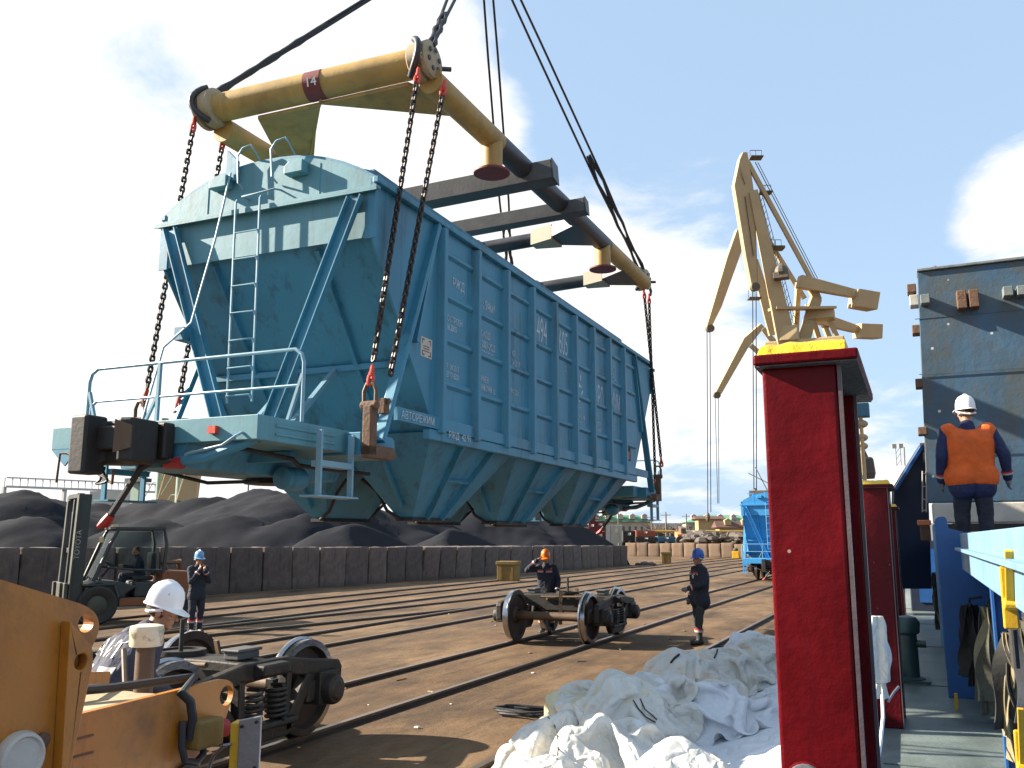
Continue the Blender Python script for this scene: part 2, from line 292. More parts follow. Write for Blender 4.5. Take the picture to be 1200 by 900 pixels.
BENCH = bpy.data.scenes.new('bench')    # spare scene in which modifiers and text are turned into plain meshes, removed at the end
def evaluated(o):
    BENCH.collection.objects.link(o); vl = BENCH.view_layers[0]; vl.update(); dg = vl.depsgraph; dg.update()
    return bpy.data.meshes.new_from_object(o.evaluated_get(dg))
def text(body, size, mtx, m_, parent, name='lettering', squash=1.0, ext=.0015):
    cu = bpy.data.curves.new(name, 'FONT'); cu.body = body; cu.size = size; cu.extrude = ext; cu.align_x = 'LEFT'; cu.space_line = 1.0
    t = bpy.data.objects.new(name, cu); me = evaluated(t); me.name = name
    bpy.data.objects.remove(t); me.transform(mtx @ Matrix.Diagonal((squash, 1, 1, 1))); me.materials.clear(); me.materials.append(M[m_])
    o = bpy.data.objects.new(name, me); C.objects.link(o); o.parent = parent; return o
def frame(o, x, y):                    # matrix with text x axis, y axis at origin o
    x = V(x).normalized(); y = V(y).normalized(); z = x.cross(y)
    return Matrix(((x.x, y.x, z.x, o[0]), (x.y, y.y, z.y, o[1]), (x.z, y.z, z.z, o[2]), (0, 0, 0, 1)))
def ruf(p, oct=4): return noise.fractal(p, 1.0, 2.0, oct)
# ------------------------------------------------------------------ ground, rails, walls, coal
def ground_mat():
    m = bpy.data.materials.new('trampled_quay_dirt'); m.use_nodes = True; t = m.node_tree; N = t.nodes; L = t.links; b = N['Principled BSDF']
    tc = N.new('ShaderNodeTexCoord'); mp = N.new('ShaderNodeMapping'); mp.inputs['Scale'].default_value = (1, .42, 1); L.new(tc.outputs['Object'], mp.inputs[0])
    def noi(s, d, r=.65, v=None):
        n = N.new('ShaderNodeTexNoise'); n.inputs['Scale'].default_value = s; n.inputs['Detail'].default_value = d; n.inputs['Roughness'].default_value = r; L.new(v or mp.outputs[0], n.inputs['Vector']); return n.outputs[0]
    def ramp(f, a, c, *cols):
        r = N.new('ShaderNodeValToRGB'); L.new(f, r.inputs[0]); e = r.color_ramp.elements; e[0].position = a; e[0].color = (*cols[0], 1); e[1].position = c; e[1].color = (*cols[-1], 1)
        if len(cols) == 3: k = e.new((a+c)/2); k.color = (*cols[1], 1)
        return r.outputs[0]
    base = ramp(noi(.55, 11, .7), .34, .66, (.034, .021, .012), (.110, .066, .034), (.190, .120, .063))
    def mix(f, a, col):
        x = N.new('ShaderNodeMixRGB'); L.new(f, x.inputs[0]); L.new(a, x.inputs[1]); x.inputs[2].default_value = (*col, 1); return x.outputs[0]
    def mr(f, a, c, d, e):
        r = N.new('ShaderNodeMapRange'); L.new(f, r.inputs[0]); r.inputs[1].default_value = a; r.inputs[2].default_value = c; r.inputs[3].default_value = d; r.inputs[4].default_value = e; return r.outputs[0]
    c = mix(mr(noi(.8, 11, .74), .50, .68, 0, .85), base, (.026, .018, .013))
    st = N.new('ShaderNodeMapping'); st.inputs['Scale'].default_value = (3.2, .16, 1); L.new(tc.outputs['Object'], st.inputs[0])
    c = mix(mr(noi(1, 8, .7, st.outputs[0]), .54, .70, 0, .6), c, (.035, .023, .016))
    c = mix(mr(noi(14, 4, .7, tc.outputs['Object']), .6, .72, 0, .55), c, (.03, .021, .015))
    v = N.new('ShaderNodeTexVoronoi'); v.inputs['Scale'].default_value = 5.5; L.new(tc.outputs['Object'], v.inputs['Vector'])
    c = mix(mr(v.outputs[0], .05, .035, 0, .6), c, (.2, .15, .1))
    L.new(c, b.inputs['Base Color']); b.inputs['Roughness'].default_value = .92; b.inputs['Specular IOR Level'].default_value = .25
    bp = N.new('ShaderNodeBump'); bp.inputs['Strength'].default_value = .55; bp.inputs['Distance'].default_value = .03
    ad = N.new('ShaderNodeMath'); ad.operation = 'ADD'; L.new(noi(9, 8, .7, tc.outputs['Object']), ad.inputs[0]); L.new(noi(1.6, 6), ad.inputs[1]); L.new(ad.outputs[0], bp.inputs['Height']); L.new(bp.outputs[0], b.inputs['Normal'])
    return m
M['ground'] = ground_mat()
M['groove'] = mat('oily_rail_groove', (.022, .015, .011), .85, var=.4, vs=1.5, dirt=.6, dcol=(.085, .052, .03), ds=1.2, dlo=.5, dhi=.7)
g = MB(); g.add([(-1500, -300, 0), (1500, -300, 0), (1500, 2500, 0), (-1500, 2500, 0)], [(0, 1, 2, 3)])
g.build('ground', 'ground', kind='structure')
def rail(pts, label, wear=0):
    r = MB(pts[0])
    for a, b in zip(pts[:-1], pts[1:]):
        a, b = V(a), V(b); r.k = 0; r.beam(a+V((0, 0, .045)), b+V((0, 0, .045)), .07, .03)
        r.k = 1; r.beam(a+V((0, 0, .0)), b+V((0, 0, .0)), .05, .06)
    o = r.build('steel_rail', ['rail', 'railside']); tag(o, label, 'rail', 'steel rails in the quay')
    q = MB()
    d = (V(pts[-1])-V(pts[0])).normalized(); s_ = V((d.y, -d.x, 0))
    q.add([V(pts[0])+s_*-.055+V((0, 0, .004)), V(pts[0])+s_*.11+V((0, 0, .004)), V(pts[-1])+s_*.11+V((0, 0, .004)), V(pts[-1])+s_*-.055+V((0, 0, .004))], [(0, 1, 2, 3)])
    q.build('rail_groove', 'groove', kind='structure')
RY0, RY1 = -12, 175
names = {-3.72: 'rusty crane rail along the quay edge, beside the white bags', -5.95: 'bright rail under the right-hand wheels of both bogies', -7.51: 'bright rail under the left-hand wheels of both bogies',
         -10.52: 'first rail behind the bogie track, passing the saluting man', -12.1: 'second rail behind the bogie track, meeting the slanting switch rail', -15.45: 'rail in the middle of the yard next to a slanting switch rail',
         -17.2: 'second rail out from the dark block wall', -18.9: 'rail nearest to the dark concrete block wall'}
for x, lb in names.items(): rail([(x, RY0, 0), (x, RY1, 0)], lb)
rail([(-15.4, 13, .001), (-13.72, 29, .001), (-13.6, 60, .001), (-13.6, RY1, .001)], 'slanting rail that bends straight at a switch, third behind the bogie track')
rail([(-14.3, 13, .002), (-12.15, 24.6, .002)], 'short slanting switch rail joining a straight rail')
# block walls
WF = V((-23.96, 26.45, 0)); WD = V((3.23, 40.55, 0)).normalized(); WN = V((WD.y, -WD.x, 0))
def block(c, length, h, th, ang, tilt, m_, jit=.03, name='concrete_block'):
    b = MB(c); nx, nz = 7, 7
    Rz = Matrix.Rotation(ang, 3, 'Z') @ Matrix.Rotation(tilt, 3, 'X')
    hx, hy = length/2, th/2
    def P(u, v, w):
        p = V((u*hx, v*hy, w*h)); k = V((u*hx+c[0]*3, v*hy+c[1]*3, w*h)); n_ = noise.noise_vector(k*2.2)*jit
        e = max(abs(u), abs(v), 0)
        return V(c)+Rz @ (p+n_)
    U = [-1, -.93, -.5, 0, .5, .93, 1]; Wz = [0, .04, .25, .5, .75, .96, 1]
    def face(fn):
        vs = [fn(i, j) for i in U for j in Wz]; b.add(vs, [(i*7+j, (i+1)*7+j, (i+1)*7+j+1, i*7+j+1) for i in range(6) for j in range(6)])
    def cr(u): return max(-1, min(1, u))
    def corner(u, v, w):
        k = (abs(u) > .95)+(abs(v) > .95)+((w > .98) or (w < .02))
        if k >= 2: u *= .975; v *= .94; w = .5+(w-.5)*.98
        return P(u, v, w)
    face(lambda a, c_: corner(a, -1, c_)); face(lambda a, c_: corner(a, 1, c_)); face(lambda a, c_: corner(-1, a, c_)); face(lambda a, c_: corner(1, a, c_))
    U2 = [0, 0, 0, 0, 0, 0, 0]
    face(lambda a, c_: corner(a, c_*2-1, 1))
    o = b.build(name, m_, smooth=True); return o
s0 = -9.3
i = 0
edges = []
while s0 < 41.5:
    w_ = random.choice([1.66, 1.7, 1.72]) if s0 < 9 else random.choice([1.5, 1.54, 1.4])
    edges.append((s0, w_)); s0 += w_
LABW = {0: 'dark stained concrete block at the forklift end of the coal wall'}
for i, (s0, w_) in enumerate(edges):
    c = WF+WD*(s0+w_/2)-WN*(.38+random.uniform(-.03, .03)); tl = random.uniform(-.012, .012)
    lean = 13.5 < s0 < 24
    h = 1.72 - .22*(s0/41) + random.uniform(-.03, .03)
    o = block((c.x, c.y, -.05), w_-.07, h+.05, .78, math.atan2(WD.y, WD.x)+random.uniform(-.012, .012), tl+(0.07 if lean else 0), 'concrete')
    lb = 'upright dark concrete block in the wall below the coal heaps'
    if lean: lb = 'leaning concrete block in the coal wall behind the saluting man'
    if i >= len(edges)-1: lb = 'last dark concrete block at the far end of the coal wall'
    tag(o, lb, 'concrete block', 'concrete blocks of the coal wall')
# rubble at the wall end
for k in range(9):
    r = MB((-19.9+random.uniform(-.5, 1.2), 68.6+random.uniform(-.6, 1.6), 0)); s_ = random.uniform(.15, .35)
    r.sph(r.o+V((0, 0, s_*.35)), s_, (1, .8, .6), 7, 5); o = r.build('broken_stone', 'concrete'); tag(o, 'small broken stone lying past the end of the dark block wall', 'stone', 'stones at the wall end')
A0 = V((-31.5, 103.2, 0)); A1 = V((-9.5, 97.6, 0)); dA = (A1-A0); nA = 15; aA = math.atan2(dA.y, dA.x)
for k in range(nA):
    c = A0+dA*((k+.5)/nA); pale = k in (1, 2, 4, 8)
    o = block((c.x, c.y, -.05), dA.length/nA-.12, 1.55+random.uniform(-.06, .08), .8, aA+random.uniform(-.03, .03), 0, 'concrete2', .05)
    tag(o, 'warm sunlit concrete block in the low wall across the far yard', 'concrete block', 'sunlit concrete blocks of the far wall')
# coal heaps
M['coal'] = mat('coal_slack', (.0130, .0142, .0185), .92, spec=.08, var=.22, vs=.8, dirt=.35, dcol=(.023, .023, .025), ds=.4, bump=.5, bs=9)
peaks = []
def pk(x, y, D, sl): p = at(x, y, D); peaks.append((p.x, p.y, p.z, sl))
for a_ in ((-90, 568, 60, .46), (-10, 573, 57, .44), (60, 583, 62, .44), (128, 589, 64, .46), (190, 585, 64, .46), (240, 581, 62, .46), (300, 571, 60, .46), (338, 573, 57, .47), (385, 580, 60, .46), (430, 596, 60, .46), (480, 602, 62, .46), (560, 588, 68, .44), (640, 596, 70, .46), (690, 616, 74, .46),
           (20, 606, 46, .5), (275, 600, 48, .50), (352, 604, 47, .52), (440, 612, 44, .5), (170, 608, 48, .5), (545, 616, 52, .5)): pk(*a_)
cm = MB(); nu, nv = 190, 120
def coalh(x, y):
    q = V((x, y, 0)); wob = noise.noise_vector(q*.11)*2.2+noise.noise_vector(q*.3)*.6; xx = x+wob.x; yy = y+wob.y
    h = -9
    for px_, py_, pz, sl_ in peaks:
        d = math.hypot(xx-px_, yy-py_)
        v_ = pz-sl_*(math.sqrt(d*d+.9)-.95)
        K = .55; t = max(0, min(1, .5+.5*(v_-h)/K)); h = h*(1-t)+v_*t+K*.5*t*(1-t)
    return h+ruf(V((x*.35, y*.35, 2)), 5)*.26+ruf(V((x*2, y*2, 2)))*.05
vs = []
for a in range(nu):
    s_ = -16+66*a/(nu-1)
    for b_ in range(nv):
        t_ = .5+42*(b_/(nv-1))**1.25; p = WF+WD*s_-WN*t_
        h = coalh(p.x, p.y); base = 1.30-.012*t_-.006*s_
        if s_ > 40: base -= (s_-40)*.35; h -= (s_-40)*.5
        h = min(h, 1.30+.62*(t_-.3)-.004*s_)
        vs.append((p.x, p.y, max(h, max(base, -.2)+ruf(V((p.x*.3, p.y*.3, 7)))*.25)))
cm.add(vs, [(a*nv+b_, (a+1)*nv+b_, (a+1)*nv+b_+1, a*nv+b_+1) for a in range(nu-1) for b_ in range(nv-1)])
o = cm.build('coal_heap', 'coal', smooth=True, kind='stuff'); o.data.polygons.foreach_set('use_smooth', [True]*len(o.data.polygons))
tag(o, 'dark grey heaps of coal piled behind the block wall', 'coal')
# stones and scraps on the ground
for k in range(26):
    if k < 18: x = random.uniform(-10, -4.2); y = random.uniform(8, 24)
    else: x = random.uniform(-18, -8); y = random.uniform(18, 40)
    r = MB((x, y, 0)); s_ = random.uniform(.015, .045); r.sph((x, y, s_*.3), s_, (1.2, .8, .5), 6, 4); tag(r.build('pebble', 'offwhite' if k % 3 else 'concrete2'), 'tiny pale stone lying on the brown quay dirt', 'pebble', 'pebbles on the quay')
def crate(x, y, z0, w, d, h, m_, label, name):
    t = thing(name, label, 'crate', (x, y, 0), random.uniform(-.2, .2)); b = MB()
    b.box((-w/2, -d/2, 0), (w/2, d/2, h*.82)); b.build('body', m_, t, bevel=.02)
    b = MB(); b.box((-w/2-.05, -d/2-.05, h*.822), (w/2+.05, d/2+.05, h)); b.build('lid', m_, t, bevel=.02)
    for s_ in (-1, 1):
        b = MB(); b.box((s_*w*.3-.05, -d/2-.03, .05), (s_*w*.3+.05, -d/2-.002, h*.8)); b.build('cleat', m_, t)
p = at(596, 676, 44); crate(p.x, p.y, 0, .95, .85, .95, 'ochre', 'ochre box with overhanging lid standing by the dark block wall', 'lidded_box')
p = at(781, 661, 75); crate(p.x, p.y, 0, .75, .75, .95, 'ochre', 'small weathered ochre box standing alone on the far yard', 'lidded_box')
t = thing('yellow_bin', 'bright yellow bin with a dark lump on top near the far wall', 'bin', (-17.6, 96.2, 0))
b = MB(); b.box((-.35, -.3, 0), (.35, .3, .75)); b.build('body', 'yellow', t, bevel=.03); b = MB(); b.sph((0, 0, .9), .28, (1, 1, .7)); b.build('sack', 'scrap', t)
# coiled hose on the quay
hp = at(622, 831, 10.5)
b = MB((hp.x, hp.y, 0)); pts = []
for k in range(60):
    a = k*.33; rr = .42+.05*math.sin(k*1.7); pts.append((hp.x+rr*1.0*math.cos(a), hp.y+.5*rr*math.sin(a), .02+.0012*k))
pts += [(hp.x+.7, hp.y+.25, .02), (hp.x+1.0, hp.y+.3, .02)]
b.path(pts, .016, 6); tag(b.build('hose', 'rubber', smooth=True), 'thin black hose lying in a flat coil on the quay', 'hose')
# litter: short sticks, wire ends and scraps of wood trodden into the dirt
for k in range(22):
    x, y = random.uniform(-9.5, -3.0), random.uniform(6.5, 22); a_ = random.uniform(0, 3.1); L_ = random.uniform(.06, .30); b = MB((x, y, .008))
    d = V((math.cos(a_), math.sin(a_), 0)); b.beam(V((x, y, .008)), V((x, y, .012))+d*L_, random.uniform(.008, .03), .012); tag(b.build('scrap_stick', ('axle', 'dark', 'rustbrown', 'cream')[k % 4]), 'small stick or scrap trodden into the brown quay dirt', 'scrap', 'scraps on the quay')
# ------------------------------------------------------------------ hopper wagon (local: x across, y along, z from the ledge; root 3.6 m below the ledge)
WT = V((-6.75, 7.93, 5.87))
def wy(x, y, yl):
    d = FW+RT*((x-600)/FPX)-UP*((y-450)/FPX); p = EYEP+d*((WT.y+yl)/d.y); return p-WT
def make_wagon(loc, rz, label, P_, Pe, Pr, full=True):
    root = thing('hopper_wagon', label, 'railway wagon', loc, rz)
    O = (0, 0, -3.6)
    def mb(): return MB(O)
    L_, Wd = 11.7, 1.5
    posts = [1.57+.98*i for i in range(9)]
    for s in (-1, 1):
        b = mb(); X = s*Wd; e = (-s*.03, 0, 0)
        out = [(X, 0, .12), (X, L_, .12), (X, L_, -.56), (X, L_-1.47, -2.5), (X, 1.47, -2.5), (X, 0, -.56)]
        b.prism(out, e)
        xo = X+s*.002
        ys = [.9]+posts+[10.4, 10.8]
        for y0, y1 in zip(ys[1:-1], ys[2:]):                        # swaged ribs pressed into the sheet of each bay
            if y1 > 10.5: continue
            for z in (-.24, -.80, -1.36, -1.92):
                pr_ = [(xo, y0+.10, z-.055), (xo+s*.035, y0+.13, z-.02), (xo+s*.035, y0+.13, z+.02), (xo, y0+.10, z+.055)]
                b.prism(pr_, (0, y1-y0-.2, 0))
        sw = b.build('side_wall', P_, root)
        # chords
        b = mb(); b.box((min(X, X+s*.075), -.01, .06), (max(X, X+s*.075), L_+.01, .135)); b.build('top_chord', P_, root, bevel=.012)
        b = mb(); b.box((min(X-s*.05, X+s*.06), 1.45, -2.53), (max(X-s*.05, X+s*.06), L_-1.45, -2.375)); b.box((min(X-s*.05, X+s*.045), 1.3, -2.66), (max(X-s*.05, X+s*.045), 10.3, -2.532)); b.build('side_sill', P_, root, bevel=.012)
        for y in posts:
            b = mb(); x1 = X+s*.105
            b.prism([(X, y-.06, .02), (x1-s*.05, y-.055, .05), (x1, y-.04, -.03), (x1, y+.02, -.03), (X, y+.06, .03)], (0, 0, -2.5 if False else 0)) if False else None
            b.prism([(X, y-.075, -2.56), (x1-s*.01, y-.045, -2.56), (x1, y-.035, -2.56), (x1, y+.035, -2.56), (x1-s*.01, y+.045, -2.56), (X, y+.075, -2.56)], (0, 0, 2.59))
            b.build('side_post', P_, root)
        for yy, dirn in ((0, 1), (L_, -1)):                         # raking end struts outside the cut-away corner
            b = mb(); b.beam((X+s*.03, yy+dirn*1.42, .03), (X+s*.03, yy+dirn*.21, -2.80), .07, .13, up=(s, 0, 0)); b.beam((X+s*.075, yy+dirn*1.42, .02), (X+s*.075, yy+dirn*.21, -2.80), .035, .05, up=(s, 0, 0)); b.build('end_strut', P_, root, bevel=.01)
            b = mb(); b.beam((X+s*.02, yy+dirn*1.43, .0), (X+s*.02, yy+dirn*.95, -1.55), .05, .09, up=(s, 0, 0)); b.build('side_brace', P_, root)
            b = mb(); b.prism([(X, yy+dirn*.55, -2.52), (X, yy+dirn*1.5, -2.52), (X, yy+dirn*1.5, -2.37), (X, yy+dirn*.55, -2.37)], (s*.05, 0, 0)); b.build('sill_plate', P_, root)
    # roof
    prof = []
    for k in range(15):
        x = -1.55+3.1*k/14; prof.append((x, .13+.47*(1-abs(x/1.55)**2.3)))
    b = mb(); b.prism([(x, .0, z) for x, z in prof]+[(x, .0, z-.03) for x, z in reversed(prof)], (0, L_, 0)); b.build('roof', P_, root)
    for x0 in (-1.03, 1.0):
        b = mb(); b.box((x0, .75, .36), (x0+.03, L_-.6, .575)); b.prism([(x0, .75, .575), (x0, .12, .40), (x0, .75, .36)], (.03, 0, 0)); b.box((x0-.30, .75, .576), (x0+.03, L_-.6, .60)); b.build('roof_walkway', P_, root)
    for y in (2.2, 4.6, 7.0, 9.4):
        b = mb(); b.lathe([(.36, 0), (.36, .16), (.40, .165), (.40, .2), (.1, .25)], (0, y, .58), (0, 0, 1), 20); b.build('roof_hatch', P_, root, smooth=True)
    for y0, dn in ((0, 1), (L_, -1)):
        b = mb(); arch = [(x, y0, z-.031) for x, z in prof]+[(1.5, y0, 0), (-1.5, y0, 0)]
        b.prism(arch, (0, dn*.03, 0))
        for x in (-.85, .78): b.box((x-.008, min(y0, y0-dn*.006), .02), (x+.008, max(y0, y0-dn*.006), .42))
        b.build('roof_end', Pe, root)
        b = mb(); b.box((-1.6, min(y0, y0-dn*.09), -.035), (1.6, max(y0, y0-dn*.09), 0)); b.box((-1.6, min(y0-dn*.075, y0-dn*.09), -.06), (1.6, max(y0-dn*.075, y0-dn*.09), -.036)); b.build('ledge', Pe, root)
        b = mb(); b.prism([(-1.5, y0, -.002), (1.5, y0, -.002), (1.5, y0, -.56), (-1.5, y0, -.56)], (0, dn*.02, 0)); b.build('end_wall', Pe, root)
        b = mb(); sl_ = [(-1.48, y0+dn*.05, -.52), (1.48, y0+dn*.05, -.52), (1.48, y0+dn*1.47, -2.5), (1.48, y0+dn*1.50, -2.54), (-1.48, y0+dn*1.50, -2.54), (-1.48, y0+dn*1.47, -2.5)]
        b.prism(sl_, (0, dn*.02, .012))
        for x in (-.75, .75): b.beam((x, y0+dn*.06, -.6), (x, y0+dn*1.42, -2.44), .06, .07)
        b.beam((-1.4, y0+dn*.93, -1.80), (1.4, y0+dn*.93, -1.80), .07, .07)
        b.build('slope_sheet', P_, root)
        for s in (-1, 1):
            b = mb(); b.beam((s*1.33, y0-dn*.06, -.10), (s*.28, y0-dn*.12, -2.72), .17, .012, up=(0, -dn, 0))
            for k in (-1, 1):
                off = V((k*.085, 0, 0)); b.beam(V((s*1.33, y0-dn*.095, -.10))+off, V((s*.28, y0-dn*.155, -2.72))+off, .012, .07, up=(0, -dn, 0))
            b.build('end_channel', P_, root)
            b = mb(); b.prism([(s*1.42, y0-dn*.02, -.58), (s*1.55, y0-dn*.02, -.58), (s*1.55, y0-dn*.02, .0), (s*1.42, y0-dn*.02, .0)], (0, dn*.018, 0)); b.build('corner_plate', P_, root)
            if s > 0:
                for x0 in (-.12, .44): b = mb(); b.beam((x0, y0+dn*.93, -1.80), (x0+.12, y0-dn*.15, -2.70), .06, .06); b.build('platform_stay', Pr, root)
        for x in (-.57, .53):
            b = mb(); b.prism([(x-.16, y0, .30), (x+.10, y0, .30), (x+.10, y0, .45), (x-.10, y0, .45), (x-.16, y0, .40)], (0, -dn*.13, 0)); b.build('lifting_lug', Pe, root, bevel=.012)
        # handrails of the roof end
        for xs in ((-.29, -.10), (.20, .40)):
            b = mb(); b.path([(xs[0], y0-dn*.02, .26), (xs[0]-.02, y0-dn*.10, .32), (xs[0]-.05, y0-dn*.10, .66), (xs[0]+.02, y0-dn*.10, .75), (xs[1]-.05, y0-dn*.10, .77), (xs[1], y0-dn*.10, .70), (xs[1]+.01, y0+dn*.05, .56)], .012, 6); b.build('grab_handle', Pr, root, smooth=True)
        b = mb(); b.path([(-.22, y0-dn*.0, .13), (-.22, y0-dn*.12, .13), (.24, y0-dn*.12, .15), (.24, y0-dn*.0, .18)], .012, 6); b.build('grab_handle', Pr, root, smooth=True)
        # ladder
        b = mb()
        for x in (-.30, .05): b.path([(x, y0-dn*.11, .10), (x, y0-dn*.13, .06), (x+.03, y0-dn*.13, -2.32)], .015, 6)
        for k in range(7): z = -.32-.32*k; b.path([(-.285+.03*k/7, y0-dn*.13, z-.06), (-.27, y0-dn*.15, z), (.05, y0-dn*.15, z), (.065+.02*k/7, y0-dn*.13, z-.06)], .012, 6)
        b.build('ladder', Pr, root, smooth=True)
        # platform, headstock and its railing
        yp = y0-dn*1.5
        b = mb(); b.box((-1.31, min(yp, y0+dn*.9), -2.93), (1.31, max(yp, y0+dn*.9), -2.7))
        for s in (-1, 1):
            for z in (-2.78, -2.86): b.box((min(s*1.312, s*1.325), min(yp+dn*.25, y0-dn*.3), z-.012), (max(s*1.312, s*1.325), max(yp+dn*.25, y0-dn*.3), z+.012))
        b.build('platform', [Pe], root, bevel=.012)
        b = mb(); b.prism([(-.45, yp+dn*.03, -2.932), (.45, yp+dn*.03, -2.932), (.36, yp+dn*.03, -3.15), (-.36, yp+dn*.03, -3.15)], (0, dn*2.6, 0)); b.build('draft_box', P_, root)
        b = mb(); b.lathe([(.05, 0), (.27, 0), (.29, -.06), (.20, -.07)], (0, y0+dn*.35, -3.15), (0, 0, 1), 24); b.build('centre_plate', 'cast', root, smooth=True)
        b = mb(); yr = y0-dn*1.0
        b.path([(-1.42, yr, -2.72), (-1.42, yr, -2.14), (-1.39, yr, -2.05), (-1.31, yr, -2.0), (1.31, yr, -2.0), (1.39, yr, -2.05), (1.42, yr, -2.14), (1.42, yr, -2.72)], .019, 8)
        b.path([(-1.38, yr, -2.72), (-1.37, yr, -2.42), (-1.30, yr, -2.36), (1.40, yr, -2.36)], .015, 8)
        for x in (-.42,): b.beam((x, yr, -2.7), (x, yr, -2.0), .035, .035); b.beam((x-.2, yr, -2.7), (x, yr, -2.33), .03, .03)
        for s in (-1, 1): b.beam((s*1.25, yr, -2.71), (s*1.41, yr, -2.25), .035, .03)
        b.build('railing', Pr, root, smooth=True)
        for s in (-1, 1):
            b = mb(); xs = s*1.42
            for yy in (y0-dn*.70, y0-dn*.15): b.beam((xs, yy, -2.76), (xs, yy, -3.40), .03, .06, up=(1, 0, 0))
            b.box((min(xs-s*.16, xs+s*.06), min(y0-dn*.78, y0-dn*.08), -3.42), (max(xs-s*.16, xs+s*.06), max(y0-dn*.78, y0-dn*.08), -3.402))
            b.box((min(xs-s*.1, xs+s*.03), min(y0-dn*.69, y0-dn*.16), -3.12), (max(xs-s*.1, xs+s*.03), max(y0-dn*.69, y0-dn*.16), -3.06))
            b.build('step', Pr if s > 0 else P_, root)
            b = mb(); b.box((min(s*.95, s*1.5), min(y0-dn*.1, y0+dn*.55), -2.96), (max(s*.95, s*1.5), max(y0-dn*.1, y0+dn*.55), -2.72)); b.build('bolster_end', P_, root, bevel=.01)
        # pipes and brake gear slung under the platform
        b = mb(); b.path([(.95, yp+dn*.15, -2.98), (.95, y0-dn*.5, -3.02), (.80, y0-dn*.2, -3.06), (.78, y0+dn*1.2, -3.06)], .024, 8); b.build('brake_pipe', 'black_iron', root, smooth=True)
        b = mb(); b.lathe([(.02, -.02), (.12, 0), (.13, .06), (.13, .30), (.10, .36), (.03, .40)], (.55, y0-dn*.15, -3.18), (0, dn, 0), 16); b.build('brake_cylinder', P_, root, smooth=True)
        b = mb(); b.beam((-.9, y0-dn*.6, -2.99), (.9, y0-dn*.45, -2.99), .10, .10); b.build('cross_bearer', P_, root)
        b = mb(); b.path([(-.7, y0-dn*.9, -2.97), (-.65, y0-dn*.75, -3.10), (-.1, y0-dn*.55, -3.24), (.35, y0-dn*.3, -3.22)], .02, 6); b.build('brake_lever', 'black_iron', root, smooth=True)
        b = mb(); pts = [(-.30+.05*math.cos(q*.9)+.012*q, yp-dn*.30, -3.25-.03*q+.0035*q*q) for q in range(12)]
        for q, (u_, v_) in enumerate(zip(pts[:-1], pts[1:])): b.tube(u_, v_, .012, n=6)
        b.build('coupler_chain', 'black_iron', root)
        # coupler
        b = mb(); b.box((-.14, min(yp, yp-dn*.5), -3.02), (.14, max(yp, yp-dn*.4), -2.80)); b.box((-.34, min(yp-dn*.005, yp-dn*.14), -3.08), (.34, max(yp-dn*.005, yp-dn*.14), -2.74))
        b.build('coupler_shank', 'black_iron', root, bevel=.02)
        b = mb(); y1 = yp-dn*.08
        hd = [(-.16, y1, 0), (-.34, y1-dn*.16, 0), (-.36, y1-dn*.52, 0), (-.20, y1-dn*.54, 0), (-.16, y1-dn*.34, 0), (.06, y1-dn*.32, 0), (.17, y1-dn*.50, 0), (.30, y1-dn*.46, 0), (.27, y1-dn*.12, 0), (.14, y1, 0)]
        b.prism([(x+.05, y, -3.14) for x, y, z in hd], (0, 0, .40)); b.box((-.32, min(y1-dn*.30, y1-dn*.55), -3.24), (-.12, max(y1-dn*.30, y1-dn*.55), -2.70)); b.build('coupler_head', 'black_iron', root, bevel=.025)
        b = mb(); b.prism([(.20, y1-dn*.508, -3.06), (.36, y1-dn*.468, -3.02), (.36, y1-dn*.468, -2.82), (.20, y1-dn*.508, -2.76)], (0, -dn*.012, 0)); b.build('coupler_jaw', 'axle', root)
        b = mb(); b.path([(.34, yp-dn*.02, -3.10), (.22, yp-dn*.12, -3.09), (.08, yp-dn*.15, -3.17), (-.04, yp-dn*.16, -3.34), (-.18, yp-dn*.16, -3.52), (-.26, yp-dn*.16, -3.62)], .032, 8); b.build('brake_hose', 'rubber', root, smooth=True)
        b = mb(); b.path([(-.24, yp-dn*.16, -3.60), (-.30, yp-dn*.16, -3.67), (-.38, yp-dn*.16, -3.71)], [.04, .055, .03], 8); b.build('hose_coupling', 'darkred', root, smooth=True)
        b = mb(); b.lathe([(.05, -.1), (.06, .1)], (.34, yp-dn*.0, -3.12), (1, 0, 0), 10); b.build('end_valve', 'darkred', root)
        b = mb(); b.path([(-1.10, yp-dn*.08, -3.27), (-1.08, yp-dn*.08, -2.98), (-1.0, yp-dn*.06, -2.98), (-.30, yp-dn*.12, -3.30), (-.1, yp-dn*.3, -3.2)], .013, 6); b.build('uncoupling_lever', 'axle', root, smooth=True)
        b = mb(); b.prism([(-1.30, yp-dn*.005, -2.93), (-1.02, yp-dn*.005, -2.93), (-1.02, yp-dn*.005, -3.02), (-1.1, yp-dn*.005, -3.1)], (0, dn*.02, 0)); b.build('lever_bracket', P_, root)
        b = mb(); b.box((.77, min(yp-dn*.002, yp-dn*.05), -2.86), (.86, max(yp-dn*.002, yp-dn*.05), -2.79)); b.build('reflector', 'redpaint', root)
        b = mb(); b.path([(.52, yp-dn*.05, -3.05), (.58, yp-dn*.08, -3.04), (.98, yp-dn*.08, -2.98), (1.12, yp-dn*.07, -2.90), (1.14, yp, -2.86)], .013, 6); b.build('grab_handle', Pr, root, smooth=True)
        b = mb(); b.path([(.35, yp+dn*.02, -3.10), (.7, yp+dn*.04, -3.08), (1.05, yp+dn*.1, -2.96), (1.2, yp+dn*.14, -2.90)], .05, 8); b.build('headstock_gusset', P_, root, smooth=True)
